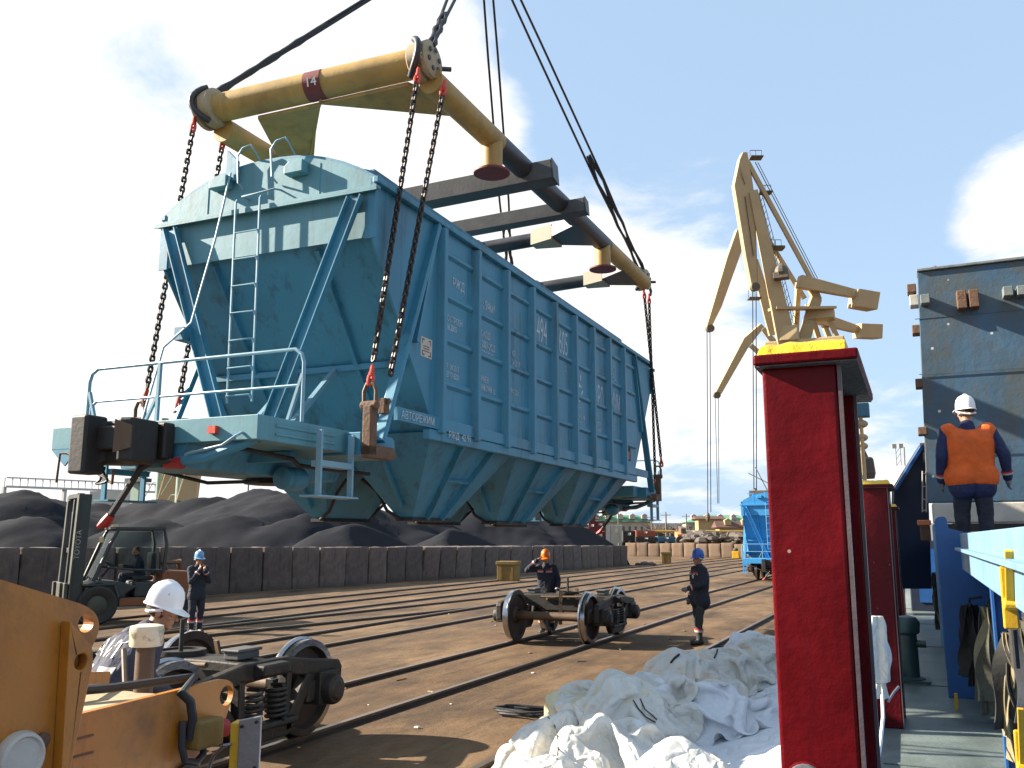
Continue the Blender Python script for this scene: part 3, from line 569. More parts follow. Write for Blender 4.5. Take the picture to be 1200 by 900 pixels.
        if full:
            b = mb(); b.path([(-.43, y0-dn*.10, .47), (-.50, y0-dn*.13, .0), (-.56, y0-dn*.15, -.35), (-.80, y0-dn*.2, -1.35), (-1.05, y0-dn*.35, -1.65), (-1.15, y0-dn*.5, -2.55)], .014, 6); b.build('hatch_rod', Pr, root, smooth=True)
            b = mb(); b.prism([(-.52, y0-dn*.03, .38), (-.38, y0-dn*.03, .38), (-.36, y0-dn*.03, .62), (-.52, y0-dn*.03, .78)], (0, -dn*.05, 0)); b.build('rod_bracket', P_, root); b = mb(); b.box((-1.0, min(y0, y0-dn*.25), -1.55), (-.86, max(y0, y0-dn*.25), -1.40)); b.build('rod_guide', P_, root)
    # centre sill
    b = mb(); b.box((-.2, .9, -2.95), (.2, L_-.9, -2.72)); b.build('centre_sill', P_, root)
    # hopper chutes
    for a, c in ((1.42, 4.04), (4.04, 6.96), (6.96, 10.28)) if False else ((1.42, 4.04), (4.04, 6.98), (6.98, 10.0)):
        mid = (a+c)/2
        for s in (-1, 1):
            b = mb(); y0, y1 = (a+.84, c-.74)
            top = [(s*.03, a+.03, -2.55), (s*1.5, a+.03, -2.55), (s*1.5, c-.03, -2.55), (s*.03, c-.03, -2.55)]
            bot = [(s*.56, y0, -3.55), (s*.78, y0, -3.55), (s*.78, y1, -3.55), (s*.56, y1, -3.55)]
            b.add(top+bot, [(0, 1, 5, 4), (1, 2, 6, 5), (2, 3, 7, 6), (3, 0, 4, 7), (4, 5, 6, 7)])
            n_ = V((s*.98, 0, -.72)).normalized()
            def onf(u, v): return V(top[1]).lerp(V(top[2]), u).lerp(V(bot[1]).lerp(V(bot[2]), u), v)
            for u in (.32, .70): b.beam(onf(u, .02)+n_*.03, onf(u, .99)+n_*.03, .03, .08, up=n_)
            b.beam(onf(.34, .50)+n_*.025, onf(.68, .50)+n_*.025, .03, .06, up=n_)
            def onq(u, v): return V(top[0]).lerp(V(top[1]), u).lerp(V(bot[0]).lerp(V(bot[1]), u), v)
            b.beam(onq(.45, .05)+V((0, -.03, -.02)), onq(.55, .85)+V((0, -.03, -.02)), .04, .05)
            ch = b.build('hopper_chute', [P_], root)
            b = mb()
            x0, x1 = sorted((s*.54, s*.80)); b.box((x0, y0-.02, -3.595), (x1, y1+.02, -3.552)); b.build('discharge_frame', 'black_iron', ch)
            b = mb(); b.path([(s*.12, y0-.2, -3.05), (s*.30, y0-.12, -3.20), (s*.45, y0-.09, -3.46), (s*.62, y0-.05, -3.57)], .022, 8); b.build('gate_shaft', 'black_iron', ch, smooth=True); b = mb(); b.path([(s*.15, y1+.30, -3.06), (s*.36, y1+.15, -3.30), (s*.62, y1+.06, -3.57)], .022, 8); b.build('gate_shaft', 'black_iron', ch, smooth=True)
    for y in (3.95, 6.9):
        b = mb(); b.beam((.1, y, -2.6), (.1, y, -3.05), .08, .08); b.build('gate_hanger', 'black_iron', root)
    return root
wagon = make_wagon((WT.x, WT.y, WT.z-3.6), math.radians(.57), 'blue green hopper wagon hanging from chains under the yellow lifting frame', 'teal', 'teal_lit', 'tealpale')
# lettering on the +x side
def wt(s, y, z, size, sq=1.0, dx=1.504):
    if '\n' in s:
        for i, ln in enumerate(s.split('\n')): wt(ln, y, z-i*size*1.02, size, sq, dx)
        return
    return text(s, size, frame((dx, y, z+3.6), (0, 1, 0), (0, 0, 1)), 'white_letter', wagon, squash=sq)
wt('РЖД', 1.92, -.62, .17, .85)
wt('V : 94м³', 2.68, -.70, .20, .80)
wt('ПОСТРОЕН\n  06.2005', 1.72, -1.10, .11, .8); wt('КР  04.2017\nДЕПО 8321', 1.72, -1.72, .10, .8); wt('РЖД  42 91', 1.75, -2.60, .12, 1.0, 1.565)
wt('К-КОД\n12001-2025\n ПРОЕКТ', 2.75, -1.10, .14, .72); wt('ПРИМЕЧ\nМИНФ.ХИМ. 12', 2.68, -1.72, .12, .65)
wt('КР\n04.2017', 3.82, -1.18, .13, .75); wt('ТАРА 23,0', 3.68, -1.74, .11, .75)
wt('494', 4.80, -.74, .58, .52); wt('605', 5.80, -.74, .58, .50)
wt('12', 6.05, -1.02, .15, .7); wt('ЕВРО', 7.53, -1.38, .56, .45); wt('ХИМ', 8.72, -1.38, .56, .44)
wt('ПРИП.\nСТАНЦ. 45\nКМ 10', 6.62, -1.62, .12, .8); wt('ДЛЯ\nУДОБР.\nМИНЕР.', 7.65, -1.64, .12, .8); wt('СОБСТВ.\nОКТ.Ж.Д.', 8.6, -.56, .15, .7); wt('ОАО', 8.6, -1.72, .12); wt('5', 9.65, -.62, .2)
text('АВТОРЕЖИМ', .125, frame((1.556, .62, -2.49+3.6), (0, 1, 0), (0, 0, 1)), 'white_letter', wagon, squash=.95)
for pts in ([(6.58, -1.02), (6.66, -.90), (6.82, -1.12), (6.98, -1.17), (6.80, -1.18)], [(6.56, -1.20), (6.66, -1.22), (6.72, -1.40), (6.66, -1.36)], [(6.76, -1.46), (6.96, -1.22), (7.02, -1.22), (6.86, -1.42)], [(6.86, -.94), (6.92, -.96), (6.90, -1.06), (6.86, -1.05)]):
    b = MB((0, 0, -3.6)); b.prism([(1.501, y, z) for y, z in pts], (.004, 0, 0)); b.build('emblem', 'white_letter', wagon)
b = MB((0, 0, -3.6)); b.box((1.501, 1.12, -1.68), (1.506, 1.40, -1.44)); st = b.build('placard', 'offwhite', wagon)
b = MB((0, 0, -3.6))
for y0, y1, z0, z1 in ((1.15, 1.21, -1.66, -1.645), (1.15, 1.165, -1.66, -1.60), (1.31, 1.37, -1.66, -1.645), (1.355, 1.37, -1.66, -1.60), (1.15, 1.21, -1.475, -1.46), (1.15, 1.165, -1.52, -1.46), (1.31, 1.37, -1.475, -1.46), (1.355, 1.37, -1.52, -1.46), (1.18, 1.34, -1.55, -1.54), (1.18, 1.33, -1.58, -1.57), (1.18, 1.34, -1.61, -1.60)): b.box((1.5065, y0, z0), (1.508, y1, z1))
b.build('placard_marks', 'oxide', wagon)
b = MB((0, 0, -3.6)); b.box((1.501, 9.52, -2.26), (1.56, 9.78, -1.98)); b.build('door_recess', 'dark', wagon); b = MB((0, 0, -3.6)); b.box((1.561, 9.55, -2.24), (1.575, 9.66, -2.08)); b.build('red_lamp', 'darkred', wagon)
# lifting brackets bolted to the four corners
for s in (-1, 1):
    for y0, dn in ((0, 1), (11.7, -1)):
        b = MB((0, 0, -3.6)); xb = s*1.60
        b.path([(xb-.10, y0-dn*.1, -2.45), (xb+.10, y0-dn*.1, -2.45)], .05, 10)
        b.box((min(xb-s*.05, xb+s*.06), min(y0-dn*.16, y0-dn*.03), -2.98), (max(xb-s*.05, xb+s*.06), max(y0-dn*.16, y0-dn*.03), -2.45)); b.box((min(xb-s*.05, xb+s*.06), min(y0-dn*.16, y0+dn*.32), -3.0), (max(xb-s*.05, xb+s*.06), max(y0-dn*.16, y0+dn*.32), -2.86))
        b.tube((xb-s*.05, y0+dn*.30, -2.93), (xb-s*.05, y0+dn*.5, -2.93), .035); b.build('lifting_bracket', 'rustbrown', wagon, bevel=.015)
        b = MB((0, 0, -3.6)); b.path([(xb-.07, y0-dn*.1, -2.45), (xb-.075, y0-dn*.1, -2.30), (xb-.04, y0-dn*.1, -2.22), (xb+.04, y0-dn*.1, -2.22), (xb+.075, y0-dn*.1, -2.30), (xb+.07, y0-dn*.1, -2.45)], .022, 8); b.build('shackle', 'axle', wagon, smooth=True)
# far wagon on the rails
# ------------------------------------------------------------------ bogies
def wheel_mb(mb, x, y, r=.475, s=1):
    # x of the inner (flange) face, s = outward direction
    prof = [(.10, .12), (.13, .13), (.17, .07), (.38, .055), (.41, .125), (r, .12), (r+.002, .035), (r+.028, .018), (r+.024, -.008), (.41, -.012), (.38, .02), (.17, .03), (.12, -.02)]
    n = 40; o = V((x, y, r)); base = len(mb.v)
    vs = []
    for rr, z in prof: vs += [o+V((s*z, math.cos(2*math.pi*k/n)*rr, math.sin(2*math.pi*k/n)*rr)) for k in range(n)]
    m_ = len(prof)
    for i in range(m_):
        mb.k = 1 if i in (4, 5, 6, 7) else 0
        b0 = len(mb.v) if i == 0 else base
        if i == 0: mb.v += [p-mb.o for p in vs]
        fs = [(base+i*n+k, base+i*n+(k+1) % n, base+((i+1) % m_)*n+(k+1) % n, base+((i+1) % m_)*n+k) for k in range(n)]
        mb.f += fs; mb.m += [mb.k]*n
    mb.k = 0
def bogie_parts(root, z=0, simple=False):
    for y in (-.925, .925):
        b = MB((0, 0, -z)); ax = [(.065, -1.10), (.065, -.95), (.095, -.93), (.095, -.62), (.08, -.45), (.08, .45), (.095, .62), (.095, .93), (.065, .95), (.065, 1.10)]
        b.lathe(ax, (0, y, .475), (1, 0, 0), 18); a = b.build('axle', 'axle', root, smooth=True)
        for s in (-1, 1):
            b = MB((0, 0, -z)); wheel_mb(b, s*.73, y, s=s); w = b.build('wheel', ['wheel', 'steelshine'], root, smooth=True)
    for s in (-1, 1):
        X = s*1.02; b = MB((0, 0, -z)); t = .11; e = (s*t, 0, 0); x0 = X-s*t/2
        def pr(p): b.prism([(x0, y, zz) for y, zz in p], e)
        pr([(-1.22, .66), (-1.16, .74), (-.75, .79), (-.3, .86), (.3, .86), (.75, .79), (1.16, .74), (1.22, .66), (1.16, .55), (.72, .63), (.3, .70), (-.3, .70), (-.72, .63), (-1.16, .55)])
        for k in (-1, 1):
            pr([(k*1.21, .68), (k*1.20, .40), (k*1.12, .38), (k*1.10, .55), (k*1.04, .60)])
            pr([(k*.78, .66), (k*.64, .69), (k*.30, .26), (k*.30, .16), (k*.42, .18)])
            pr([(k*.80, .60), (k*.74, .38), (k*.62, .38), (k*.66, .55)])
            pr([(k*.38, .74), (k*.30, .74), (k*.27, .3), (k*.36, .3)])
        pr([(-.46, .30), (.46, .30), (.36, .13), (-.36, .13)])
        b.beam((X+s*.06, -.42, .28), (X+s*.06, .42, .28), .12, .06)
        sf = b.build('side_frame', 'cast', root, bevel=.018)
        for k in (-1, 1):
            b = MB((0, 0, -z)); b.box((X-.11, k*.925-.17, .34), (X+.11, k*.925+.17, .66)); b.lathe([(.13, -.13), (.15, -.1), (.15, .1), (.135, .15), (.10, .155), (.09, .175), (.03, .175)], (X+s*.05, k*.925, .475), (s, 0, 0), 20); b.build('axle_box', 'cast', root, smooth=True, bevel=.015)
        for k in (-.17, 0.17):
            for q in ((0,) if simple else (-.0,)):
                b = MB((0, 0, -z)); pts = []
                for i in range(79): a_ = i*.52; pts.append((X+s*.03+.088*math.cos(a_), k+.088*math.sin(a_), .31+.30*i/78))
                b.path(pts, .019, 6); b.build('spring', 'cast', root, smooth=True)
    b = MB((0, 0, -z)); b.prism([(-1.2, -.19, .74), (-.9, -.19, .66), (-.4, -.19, .52), (.4, -.19, .52), (.9, -.19, .66), (1.2, -.19, .74), (1.2, -.19, .84), (.6, -.19, .86), (-.6, -.19, .86), (-1.2, -.19, .84)], (0, .38, 0)); b.build('bolster', 'cast', root, bevel=.02)
    b = MB((0, 0, -z)); b.lathe([(.24, 0), (.24, .05), (.20, .05), (.20, .03), (.03, .03)], (0, 0, .861), (0, 0, 1), 24); b.build('centre_bowl', 'cast', root, smooth=True)
    b = MB((0, 0, -z)); b.tube((0, 0, .87), (0, 0, 1.20), .022, n=10); b.build('king_pin', 'cast', root, smooth=True)
    for s in (-1, 1):
        b = MB((0, 0, -z)); b.box((s*.76-.09, -.15, .862), (s*.76+.09, .15, .93)); b.box((s*.76-.11, -.17, .931), (s*.76+.11, .17, .962)); b.build('side_bearer', 'spreader_grey', root, bevel=.012)
    for y in (-.36, .36):
        b = MB((0, 0, -z)); b.beam((-.78, y*1.15, .42), (.78, y*1.15, .42), .08, .07); b.beam((-.7, y*1.15, .42), (0, y*1.9, .52), .05, .05); b.beam((.7, y*1.15, .42), (0, y*1.9, .52), .05, .05)
        b.beam((.08, y*1.8, .30), (.02, y*1.3, .95), .07, .03); b.build('brake_beam', 'axle', root)
        for s in (-1, 1):
            b = MB((0, 0, -z)); sgn = 1 if y > 0 else -1; b.box((s*.79-.045, y*1.15-.03, .36), (s*.79+.045, y*1.15+.06, .62)); b.build('brake_shoe', 'cast', root)
    b = MB((0, 0, -z)); b.tube((-.15, -.8, .80), (.1, .7, .80), .022); b.tube((-.5, -.24, .80), (.55, -.24, .82), .025); b.build('brake_rod', 'axle', root)
bg_ = thing('wagon_bogie', 'empty black bogie standing on the rails between the two workers', 'bogie', (-6.73, 17.83, .062)); bogie_parts(bg_); bg_['group'] = 'loose bogies on the rails'
bn = dup(bg_, (-6.73, 7.02, .062), 0, 'nearest empty bogie, coil springs showing, beside the orange machine')
fw_loc = (-6.73, 47.2, .17)
fwag = make_wagon(fw_loc, 0, 'bright blue hopper wagon standing on the rails, half hidden by the crimson post', 'brightblue', 'brightblue', 'tealpale', full=False)
for yb in (.4, 11.3):
    sub = bpy.data.objects.new('tmp', None); C.objects.link(sub)
    bogie_parts(sub, 0, True)
    for ch in list(sub.children):
        ch.parent = fwag; ch.location = (0, yb, .062-.17)
    bpy.data.objects.remove(sub)
# ------------------------------------------------------------------ lifting frame, chains, ropes
XR, XL = -5.2, -8.32
B0 = onx(502, 71, XR+.0); A0_ = onx(247, 129, XL)
T1 = onx(545, 133, XR); T2 = onx(675, 256, XR); td = (T2-T1).normalized()
TB = T1-td*((T1.y-9.1)/td.y); TC = T1+td*((18.75-T1.y)/td.y)
LS = V((XL-XR+.12, -.35, -.22)); TA = TB+LS; TD = TC+LS
fr = thing('yellow_spreader', 'yellow and black steel spreader frame carried above the hanging wagon', 'lifting frame', (-6.75, 13.8, 7.0))
FO = (-6.75, 13.8, 7.0)
def fb(): return MB(FO)
b = fb(); b.tube(A0_, B0+V((-.15, 0, 0)), .188, n=28); b.build('end_beam', 'spreader', fr, smooth=True)
e1 = (B0-A0_).normalized()
b = fb(); c0 = A0_+(B0-A0_)*.47; b.tube(c0, c0+e1*.24, .191, n=28); band = b.build('painted_band', 'oxide', fr, smooth=True)
nrm = V((0, -1, 0)); upv = e1.cross(nrm); upv = upv if upv.z > 0 else -upv
nv0 = EYEP-c0; nv0 = (nv0-e1*nv0.dot(e1)).normalized(); tv0 = nv0.cross(e1).normalized(); tv0 = tv0 if tv0.z > 0 else -tv0; nn = (nv0*.93+tv0*.37).normalized(); yy = (tv0*.93-nv0*.37).normalized()
text('14', .17, frame((c0+e1*.04-yy*.06+nn*.192-V(FO)), e1, yy), 'white', fr, name='painted_number', ext=.004)
def colour_tube(p, q, name):           # yellow ends, dark middle
    p, q = V(p), V(q); d = q-p
    for a_, c_, m_, r_ in ((0, .20, 'spreader', .165), (.20, .715, 'spreader_dark', .163), (.715, 1, 'spreader', .160)):
        b = fb(); b.tube(p+d*a_, p+d*c_, r_, n=24); b.build(name, m_, fr, smooth=True)
colour_tube(TB, TC, 'side_beam'); colour_tube(TA, TD, 'side_beam')
for side, (p, q) in enumerate(((TB, TC), (TA, TD))):
    for u in (.185, .70):
        c = p+(q-p)*u; b = fb(); b.tube(c, c-V((0, 0, .50)), .155, n=22); b.build('stub_leg', 'spreader', fr, smooth=True)
        b = fb(); b.tube(c-V((0, 0, .50)), c-V((0, 0, .53)), .26, n=24); b.build('foot_plate', 'oxide', fr, smooth=True)
L3 = q-p
def cross(u, w, h, m_, ext, dz, gus, name='cross_beam', rnd=False):
    a = TB+(TC-TB)*u+V((0, 0, dz)); c = TA+(TD-TA)*u+V((0, 0, dz)); d = (a-c).normalized()
    b = fb()
    if rnd: b.tube(c, a-d*.95, w/2, n=20)
    else: b.beam(c-d*ext, a+d*ext, w, h)
    b.build(name, m_, fr, bevel=0 if rnd else .01, smooth=rnd)
    if ext:
        for e_ in (a+d*(ext+.004), c-d*(ext+.004)): b = fb(); b.beam(e_, e_+d*.02, w*1.06, h*1.06); b.build('end_cap', 'spreader_dark', fr)
    if gus:
        for s, (e_, dd) in enumerate(((a, d), (c, -d))):
            yv = V((0, 1, 0)); zz = V((0, 0, -.10))
            b = fb(); b.prism([e_-dd*.55-yv*.27+zz, e_-yv*.62+zz, e_+yv*.62+zz, e_-dd*.55+yv*.27+zz], (0, 0, .20)); b.build('haunch', 'spreader_dark', fr)
            b = fb(); b.prism([e_-dd*1.0-yv*.135+zz*1.4, e_-dd*.552-yv*.275+zz*1.4, e_-dd*.552+yv*.275+zz*1.4, e_-dd*1.0+yv*.135+zz*1.4], (0, 0, .28)); b.build('gusset', 'gusset', fr)
cross(.315, .34, .30, 'spreader_grey', .45, -.10, False)
cross(.475, .26, .24, 'spreader_grey', .42, -.10, False)
cross(.60, .26, .26, 'spreader_dark', 0, -.06, True, rnd=True)
cross(.90, .26, .26, 'spreader_dark', 0, -.06, True, rnd=True)
# corner gusset plates of the near end beam
def gplate(pts, m_='spreader'): b = fb(); b.prism(pts, (0, 0, -.05)); b.build('corner_gusset', m_, fr, bevel=.008)
ga = A0_+(B0-A0_)*.22; gb = A0_+(B0-A0_)*.52
gplate([ga+V((0, .05, -.20)), gb+V((0, .05, -.20)), gb+V((-.25, .30, -.22)), TA+(TD-TA)*.19+V((.10, 0, -.02)), TA+(TD-TA)*.13+V((.05, 0, -.04))])
gplate([B0-e1*1.55+V((0, .05, -.19)), B0-e1*.3+V((0, .05, -.19)), TB+(TC-TB)*.02+V((-.05, 0, -.05)), TB+(TC-TB)*.085+V((-.05, 0, -.05))])
b = fb(); p_ = A0_+(B0-A0_)*.52+V((0, 0, -.19)); q_ = TA+(TD-TA)*.17; b.prism([p_, p_+V((0, 0, -.02)), q_+V((.12, 0, -.16)), q_+V((.12, 0, .02))], (.03, .01, 0)); b.build('corner_gusset', 'spreader', fr)
# hubs with bolted end plates
CH = V((XR, TC.y+.12, TC.z+.10)); DH = V((XL, TD.y+.12, TD.z+.10)); 
hubs = [(A0_+V((-.05, 0, 0)), -1, .26), (B0, 1, .245), (CH, 1, .23), (DH, -1, .23)]
for h, s, r_ in hubs:
    b = fb(); b.lathe([(r_*.9, -.20), (r_, -.18), (r_, -.05), (r_*.8, -.045), (r_*.8, .0), (r_, .005), (r_, .06), (r_*.92, .075)], h, (s, .0, -.08 if s < 0 else 0.06), 30); b.build('hub', 'plate', fr, smooth=True)
    b = fb()
    for k in range(6):
        a_ = k*math.pi/3+.3; rr = r_*.55; c = h+V((s*.085, math.cos(a_)*rr, math.sin(a_)*rr)); b.tube(c, c+V((s*.012, 0, 0)), .033, n=8)
    b.build('hub_bolts', 'spreader_dark', fr)
    b = fb(); b.path([h+V((-s*.12+s*.14*math.sin(q*.35), -.27*math.sin(.5+q*.22)-.02, .27*math.cos(.5+q*.22))) for q in range(11)], .042, 10); b.path([h+V((s*.02, .22, -.05)), h+V((s*.04, .30, -.2)), h+V((s*.03, .26, -.3))], .035, 8); b.tube(h+V((-.02, .2, .0)), h+V((s*.14, .34, .02)), .03); b.build('shackle', 'spreader_dark', fr, smooth=True)
# chains
def link_mesh(b, c, d, a, Lk=.115, Wk=.08, r=.0155, n=14, m_=6):
    d = d.normalized(); a = (a-d*a.dot(d)).normalized(); w = d.cross(a); vs = []
    hl, hw = Lk/2-r-(Wk/2-r), Wk/2-r
    for k in range(n):
        t = 2*math.pi*k/n; cx, cy = math.cos(t)*hw, math.sin(t)*hw; sy = hl if cy > 1e-6 else (-hl if cy < -1e-6 else 0)
        p = c+a*cx+d*(cy+sy); nr = (a*math.cos(t)+d*math.sin(t))
        for j in range(m_): u = 2*math.pi*j/m_; vs.append(p+nr*math.cos(u)*r+w*math.sin(u)*r)
    b.add(vs, [(k*m_+j, k*m_+(j+1) % m_, ((k+1) % n)*m_+(j+1) % m_, ((k+1) % n)*m_+j) for k in range(n) for j in range(m_)])
def chain(p, q, label, red_top=True, red_bot=True, sc=1.0):
    p, q = V(p), V(q); t = thing('lifting_chain', label, 'chain', q, 0, 'chains between the frame and the wagon')
    d = q-p; Ln = d.length; dn = d.normalized(); a0 = dn.cross(V((FW.x, FW.y, 0))).normalized(); a1 = dn.cross(a0)
    pitch = .068*sc; n = int((Ln-.50)/pitch); b = MB(q)
    for k in range(n): link_mesh(b, p+dn*(.25+pitch*(k+.5)), dn, (a0+a1) if k % 2 else (a0-a1), .112*sc, .080*sc, .0172*sc)
    b.build('chain_links', 'chain', t, smooth=True)
    for on, z0 in ((red_top, .02), (red_bot, Ln-.27)):
        if not on: continue
        b = MB(q)
        for k in range(2): link_mesh(b, p+dn*(z0+.075+.10*k), dn, a0 if k else a1, .15, .09, .02, 14, 8)
        b.beam(p+dn*(z0+.09), p+dn*(z0+.17), .05, .04); b.build('red_connector', 'redpaint', t, smooth=True)
    return t
ZB = WT.z-2.27
chain(onx(491, 78, XR+.02), (-5.15, WT.y-.10, ZB), 'front heavy chain at the right near corner, red hook on the wagon bracket')
chain(onx(522, 92, XR+.24), V(onx(452, 470, XR+.12)), 'rear chain at the right near corner, running behind the raking strut', True, False)
chain(onx(229, 135, XL-.08), V((-8.40, WT.y-.02, ZB-.02)), 'outer chain at the left near corner, red link above the coupler')
chain(onx(263, 155, XL+.02), V((-8.30, WT.y+.42, ZB-.02)), 'inner chain at the left near corner, beside the thin hatch rod')
chain(CH+V((0, -.16, -.22)), V((-5.16, WT.y+11.78, ZB-.0)), 'left one of the two far chains hanging against the sky')
chain(CH+V((.02, .2, -.25)), V((-5.46, WT.y+12.3, WT.z-2.58)), 'right one of the two far chains hanging against the sky')
chain(DH+V((0, -.16, -.22)), V((-8.35, WT.y+11.55, ZB)), 'chain at the hidden far left corner of the wagon')
for q in (onx(452, 470, XR+.12), V((-8.30, WT.y+.42, ZB-.02)), V((-5.46, WT.y+12.3, WT.z-2.58))):   # eye plates that take the second chain of a corner
    r = Matrix.Rotation(-math.radians(.57), 3, 'Z') @ (q-V((WT.x, WT.y, WT.z-3.6))); b = MB(); b.box((r.x-.06 if r.x > 1.6 else r.x-.02, r.y-.05, r.z-(.62 if r.x < 0 else .14)), (r.x+.02, r.y+.05, r.z+.03)); b.tube(r+V((-.05, 0, 0)), r+V((.05, 0, 0)), .03, n=10); b.build('eye_plate', 'rustbrown', wagon, bevel=.008)
# sling ropes to the crane hook
AP = V((-6.75, 13.7, 13.46))
def rope(h, label, thick, gap, sl_, r=.021):
    t = thing('sling_rope', label, 'rope', h, 0, 'wire rope slings of the lifting frame'); d = AP-h; a = d.normalized().cross(FW).normalized()
    for s in (-1, 1):
        b = MB(h); b.path([h+a*s*gap*.45, h+d*.12+a*s*gap*.5, h+d*.3+a*s*gap, h+d*.7+a*s*gap, AP+a*s*gap*.8], r, 8); b.build('rope_strand', 'rope', t, smooth=True)
    b = MB(h)
    for s in (-1, 1):
        pts = [h+d*(sl_*k/14)+a*s*gap*(.5+.25*math.sin(k*1.3)) for k in range(15)]; b.path(pts, [r*(1.35+.3*math.sin(k*2.1)) for k in range(15)], 8)
    b.build('splice_sleeve', 'rope', t, smooth=True)
rope(A0_+V((.05, 0, .22)), 'wire rope sling rising from the left near hub of the yellow frame', 1, .024, .34, .026)
rope(B0+V((.03, 0, .2)), 'short wire rope sling rising from the bolted hub at the right near corner', 1, .055, .20, .024)
rope(CH+V((-.05, 0, .15)), 'long double rope sling rising from the far right hub', 1, .085, .38, .024)
rope(DH+V((0, 0, .1)), 'double rope sling dropping behind the wagon to the hidden far hub', 1, .10, .25, .024)
hk = thing('crane_hook', 'heavy crane hook above the picture carrying the rope slings', 'crane hook', AP)
b = MB(AP); b.path([AP+V((0, 0, .9)), AP+V((0, 0, .5)), AP+V((.22, 0, .25)), AP+V((.25, 0, 0)), AP+V((.0, 0, -.16)), AP+V((-.22, 0, .02))], [.09, .1, .12, .12, .11, .05], 12); b.build('hook', 'spreader_dark', hk, smooth=True)
b = MB(AP); b.box(tuple(AP+V((-.35, -.2, .9))), tuple(AP+V((.35, .2, 1.8)))); b.tube(AP+V((0, 0, 1.8)), AP+V((0, 0, 30)), .03); b.build('hook_block', 'yellow', hk, bevel=.03)
# ------------------------------------------------------------------ portal cranes
def pp(x, y, D, k=.0): return at(x, y, D)
def crane_poly(b, pts, D, th, lift=0):
    b.prism([at(x, y, D) for x, y in pts], FW*th)
def member(b, p, q, D, w1, w2, th=1.2):
    u = FPX; P, Q = at(*p, D), at(*q, D); b.beam(P, Q, w1*D/u, th, up=FW, w2=w2*D/u, h2=th*.7)
def portal_crane(D, label, jib, sheave, boom, tie, lev, blk, extra, ropes, hook):
    base = at(945, 640, D); base.z = 0; t = thing('portal_crane', label, 'harbour crane', base, 0, 'tan portal cranes on the quay'); o = base
    b = MB(o); crane_poly(b, jib, D, 1.3); cx = sum(p[0] for p in jib)/len(jib)
    j = b.build('fly_jib', 'crane', t, bevel=.06)
    if sheave:
        b = MB(o); c = at(*sheave[:2], D-.3); b.lathe([(.1, -.5), (sheave[2]*D/FPX, -.5), (sheave[2]*D/FPX*.85, -.25), (sheave[2]*D/FPX*.85, .25), (sheave[2]*D/FPX, .5), (.1, .5)], c, FW, 20); b.build('sheave', 'crane_dark', t)
    if boom:
        b = MB(o)
        for off in (-1.1, 1.1): b2 = D+.9+off; member(b, boom[0], boom[1], b2, boom[2], boom[3], .35)
        member(b, boom[0], boom[1], D+.9, boom[2]*.8, boom[3]*.8, 2.0); b.build('boom', 'crane', t, bevel=.04)
    if tie: b = MB(o); member(b, tie[0], tie[1], D+.5, tie[2], tie[2], .6); b.build('tie_beam', 'crane', t)
    if lev:
        b = MB(o)
        member(b, lev[0], lev[1], D+.8, lev[2], lev[3], 1.6); b.build('balance_beam', 'crane', t, bevel=.05)
        b = MB(o); P, Q = at(*blk[0], D+.8), at(*blk[1], D+.8); b.beam(P, Q, blk[2]*D/FPX, 3.0, up=FW); b.build('counterweight', 'crane', t, bevel=.08)
    if extra: extra(t, o)
    for n_, (p, q) in enumerate(ropes):
        b = MB(o); b.tube(at(*p, D), at(*q, D), .055, n=5); b.build('hoist_rope', 'rope', t)
    if hook: b = MB(o); c = at(*hook, D); b.sph(c, .5, (.6, .6, 1.2), 8, 6); b.build('hook_block', 'crane_dark', t)
    return t
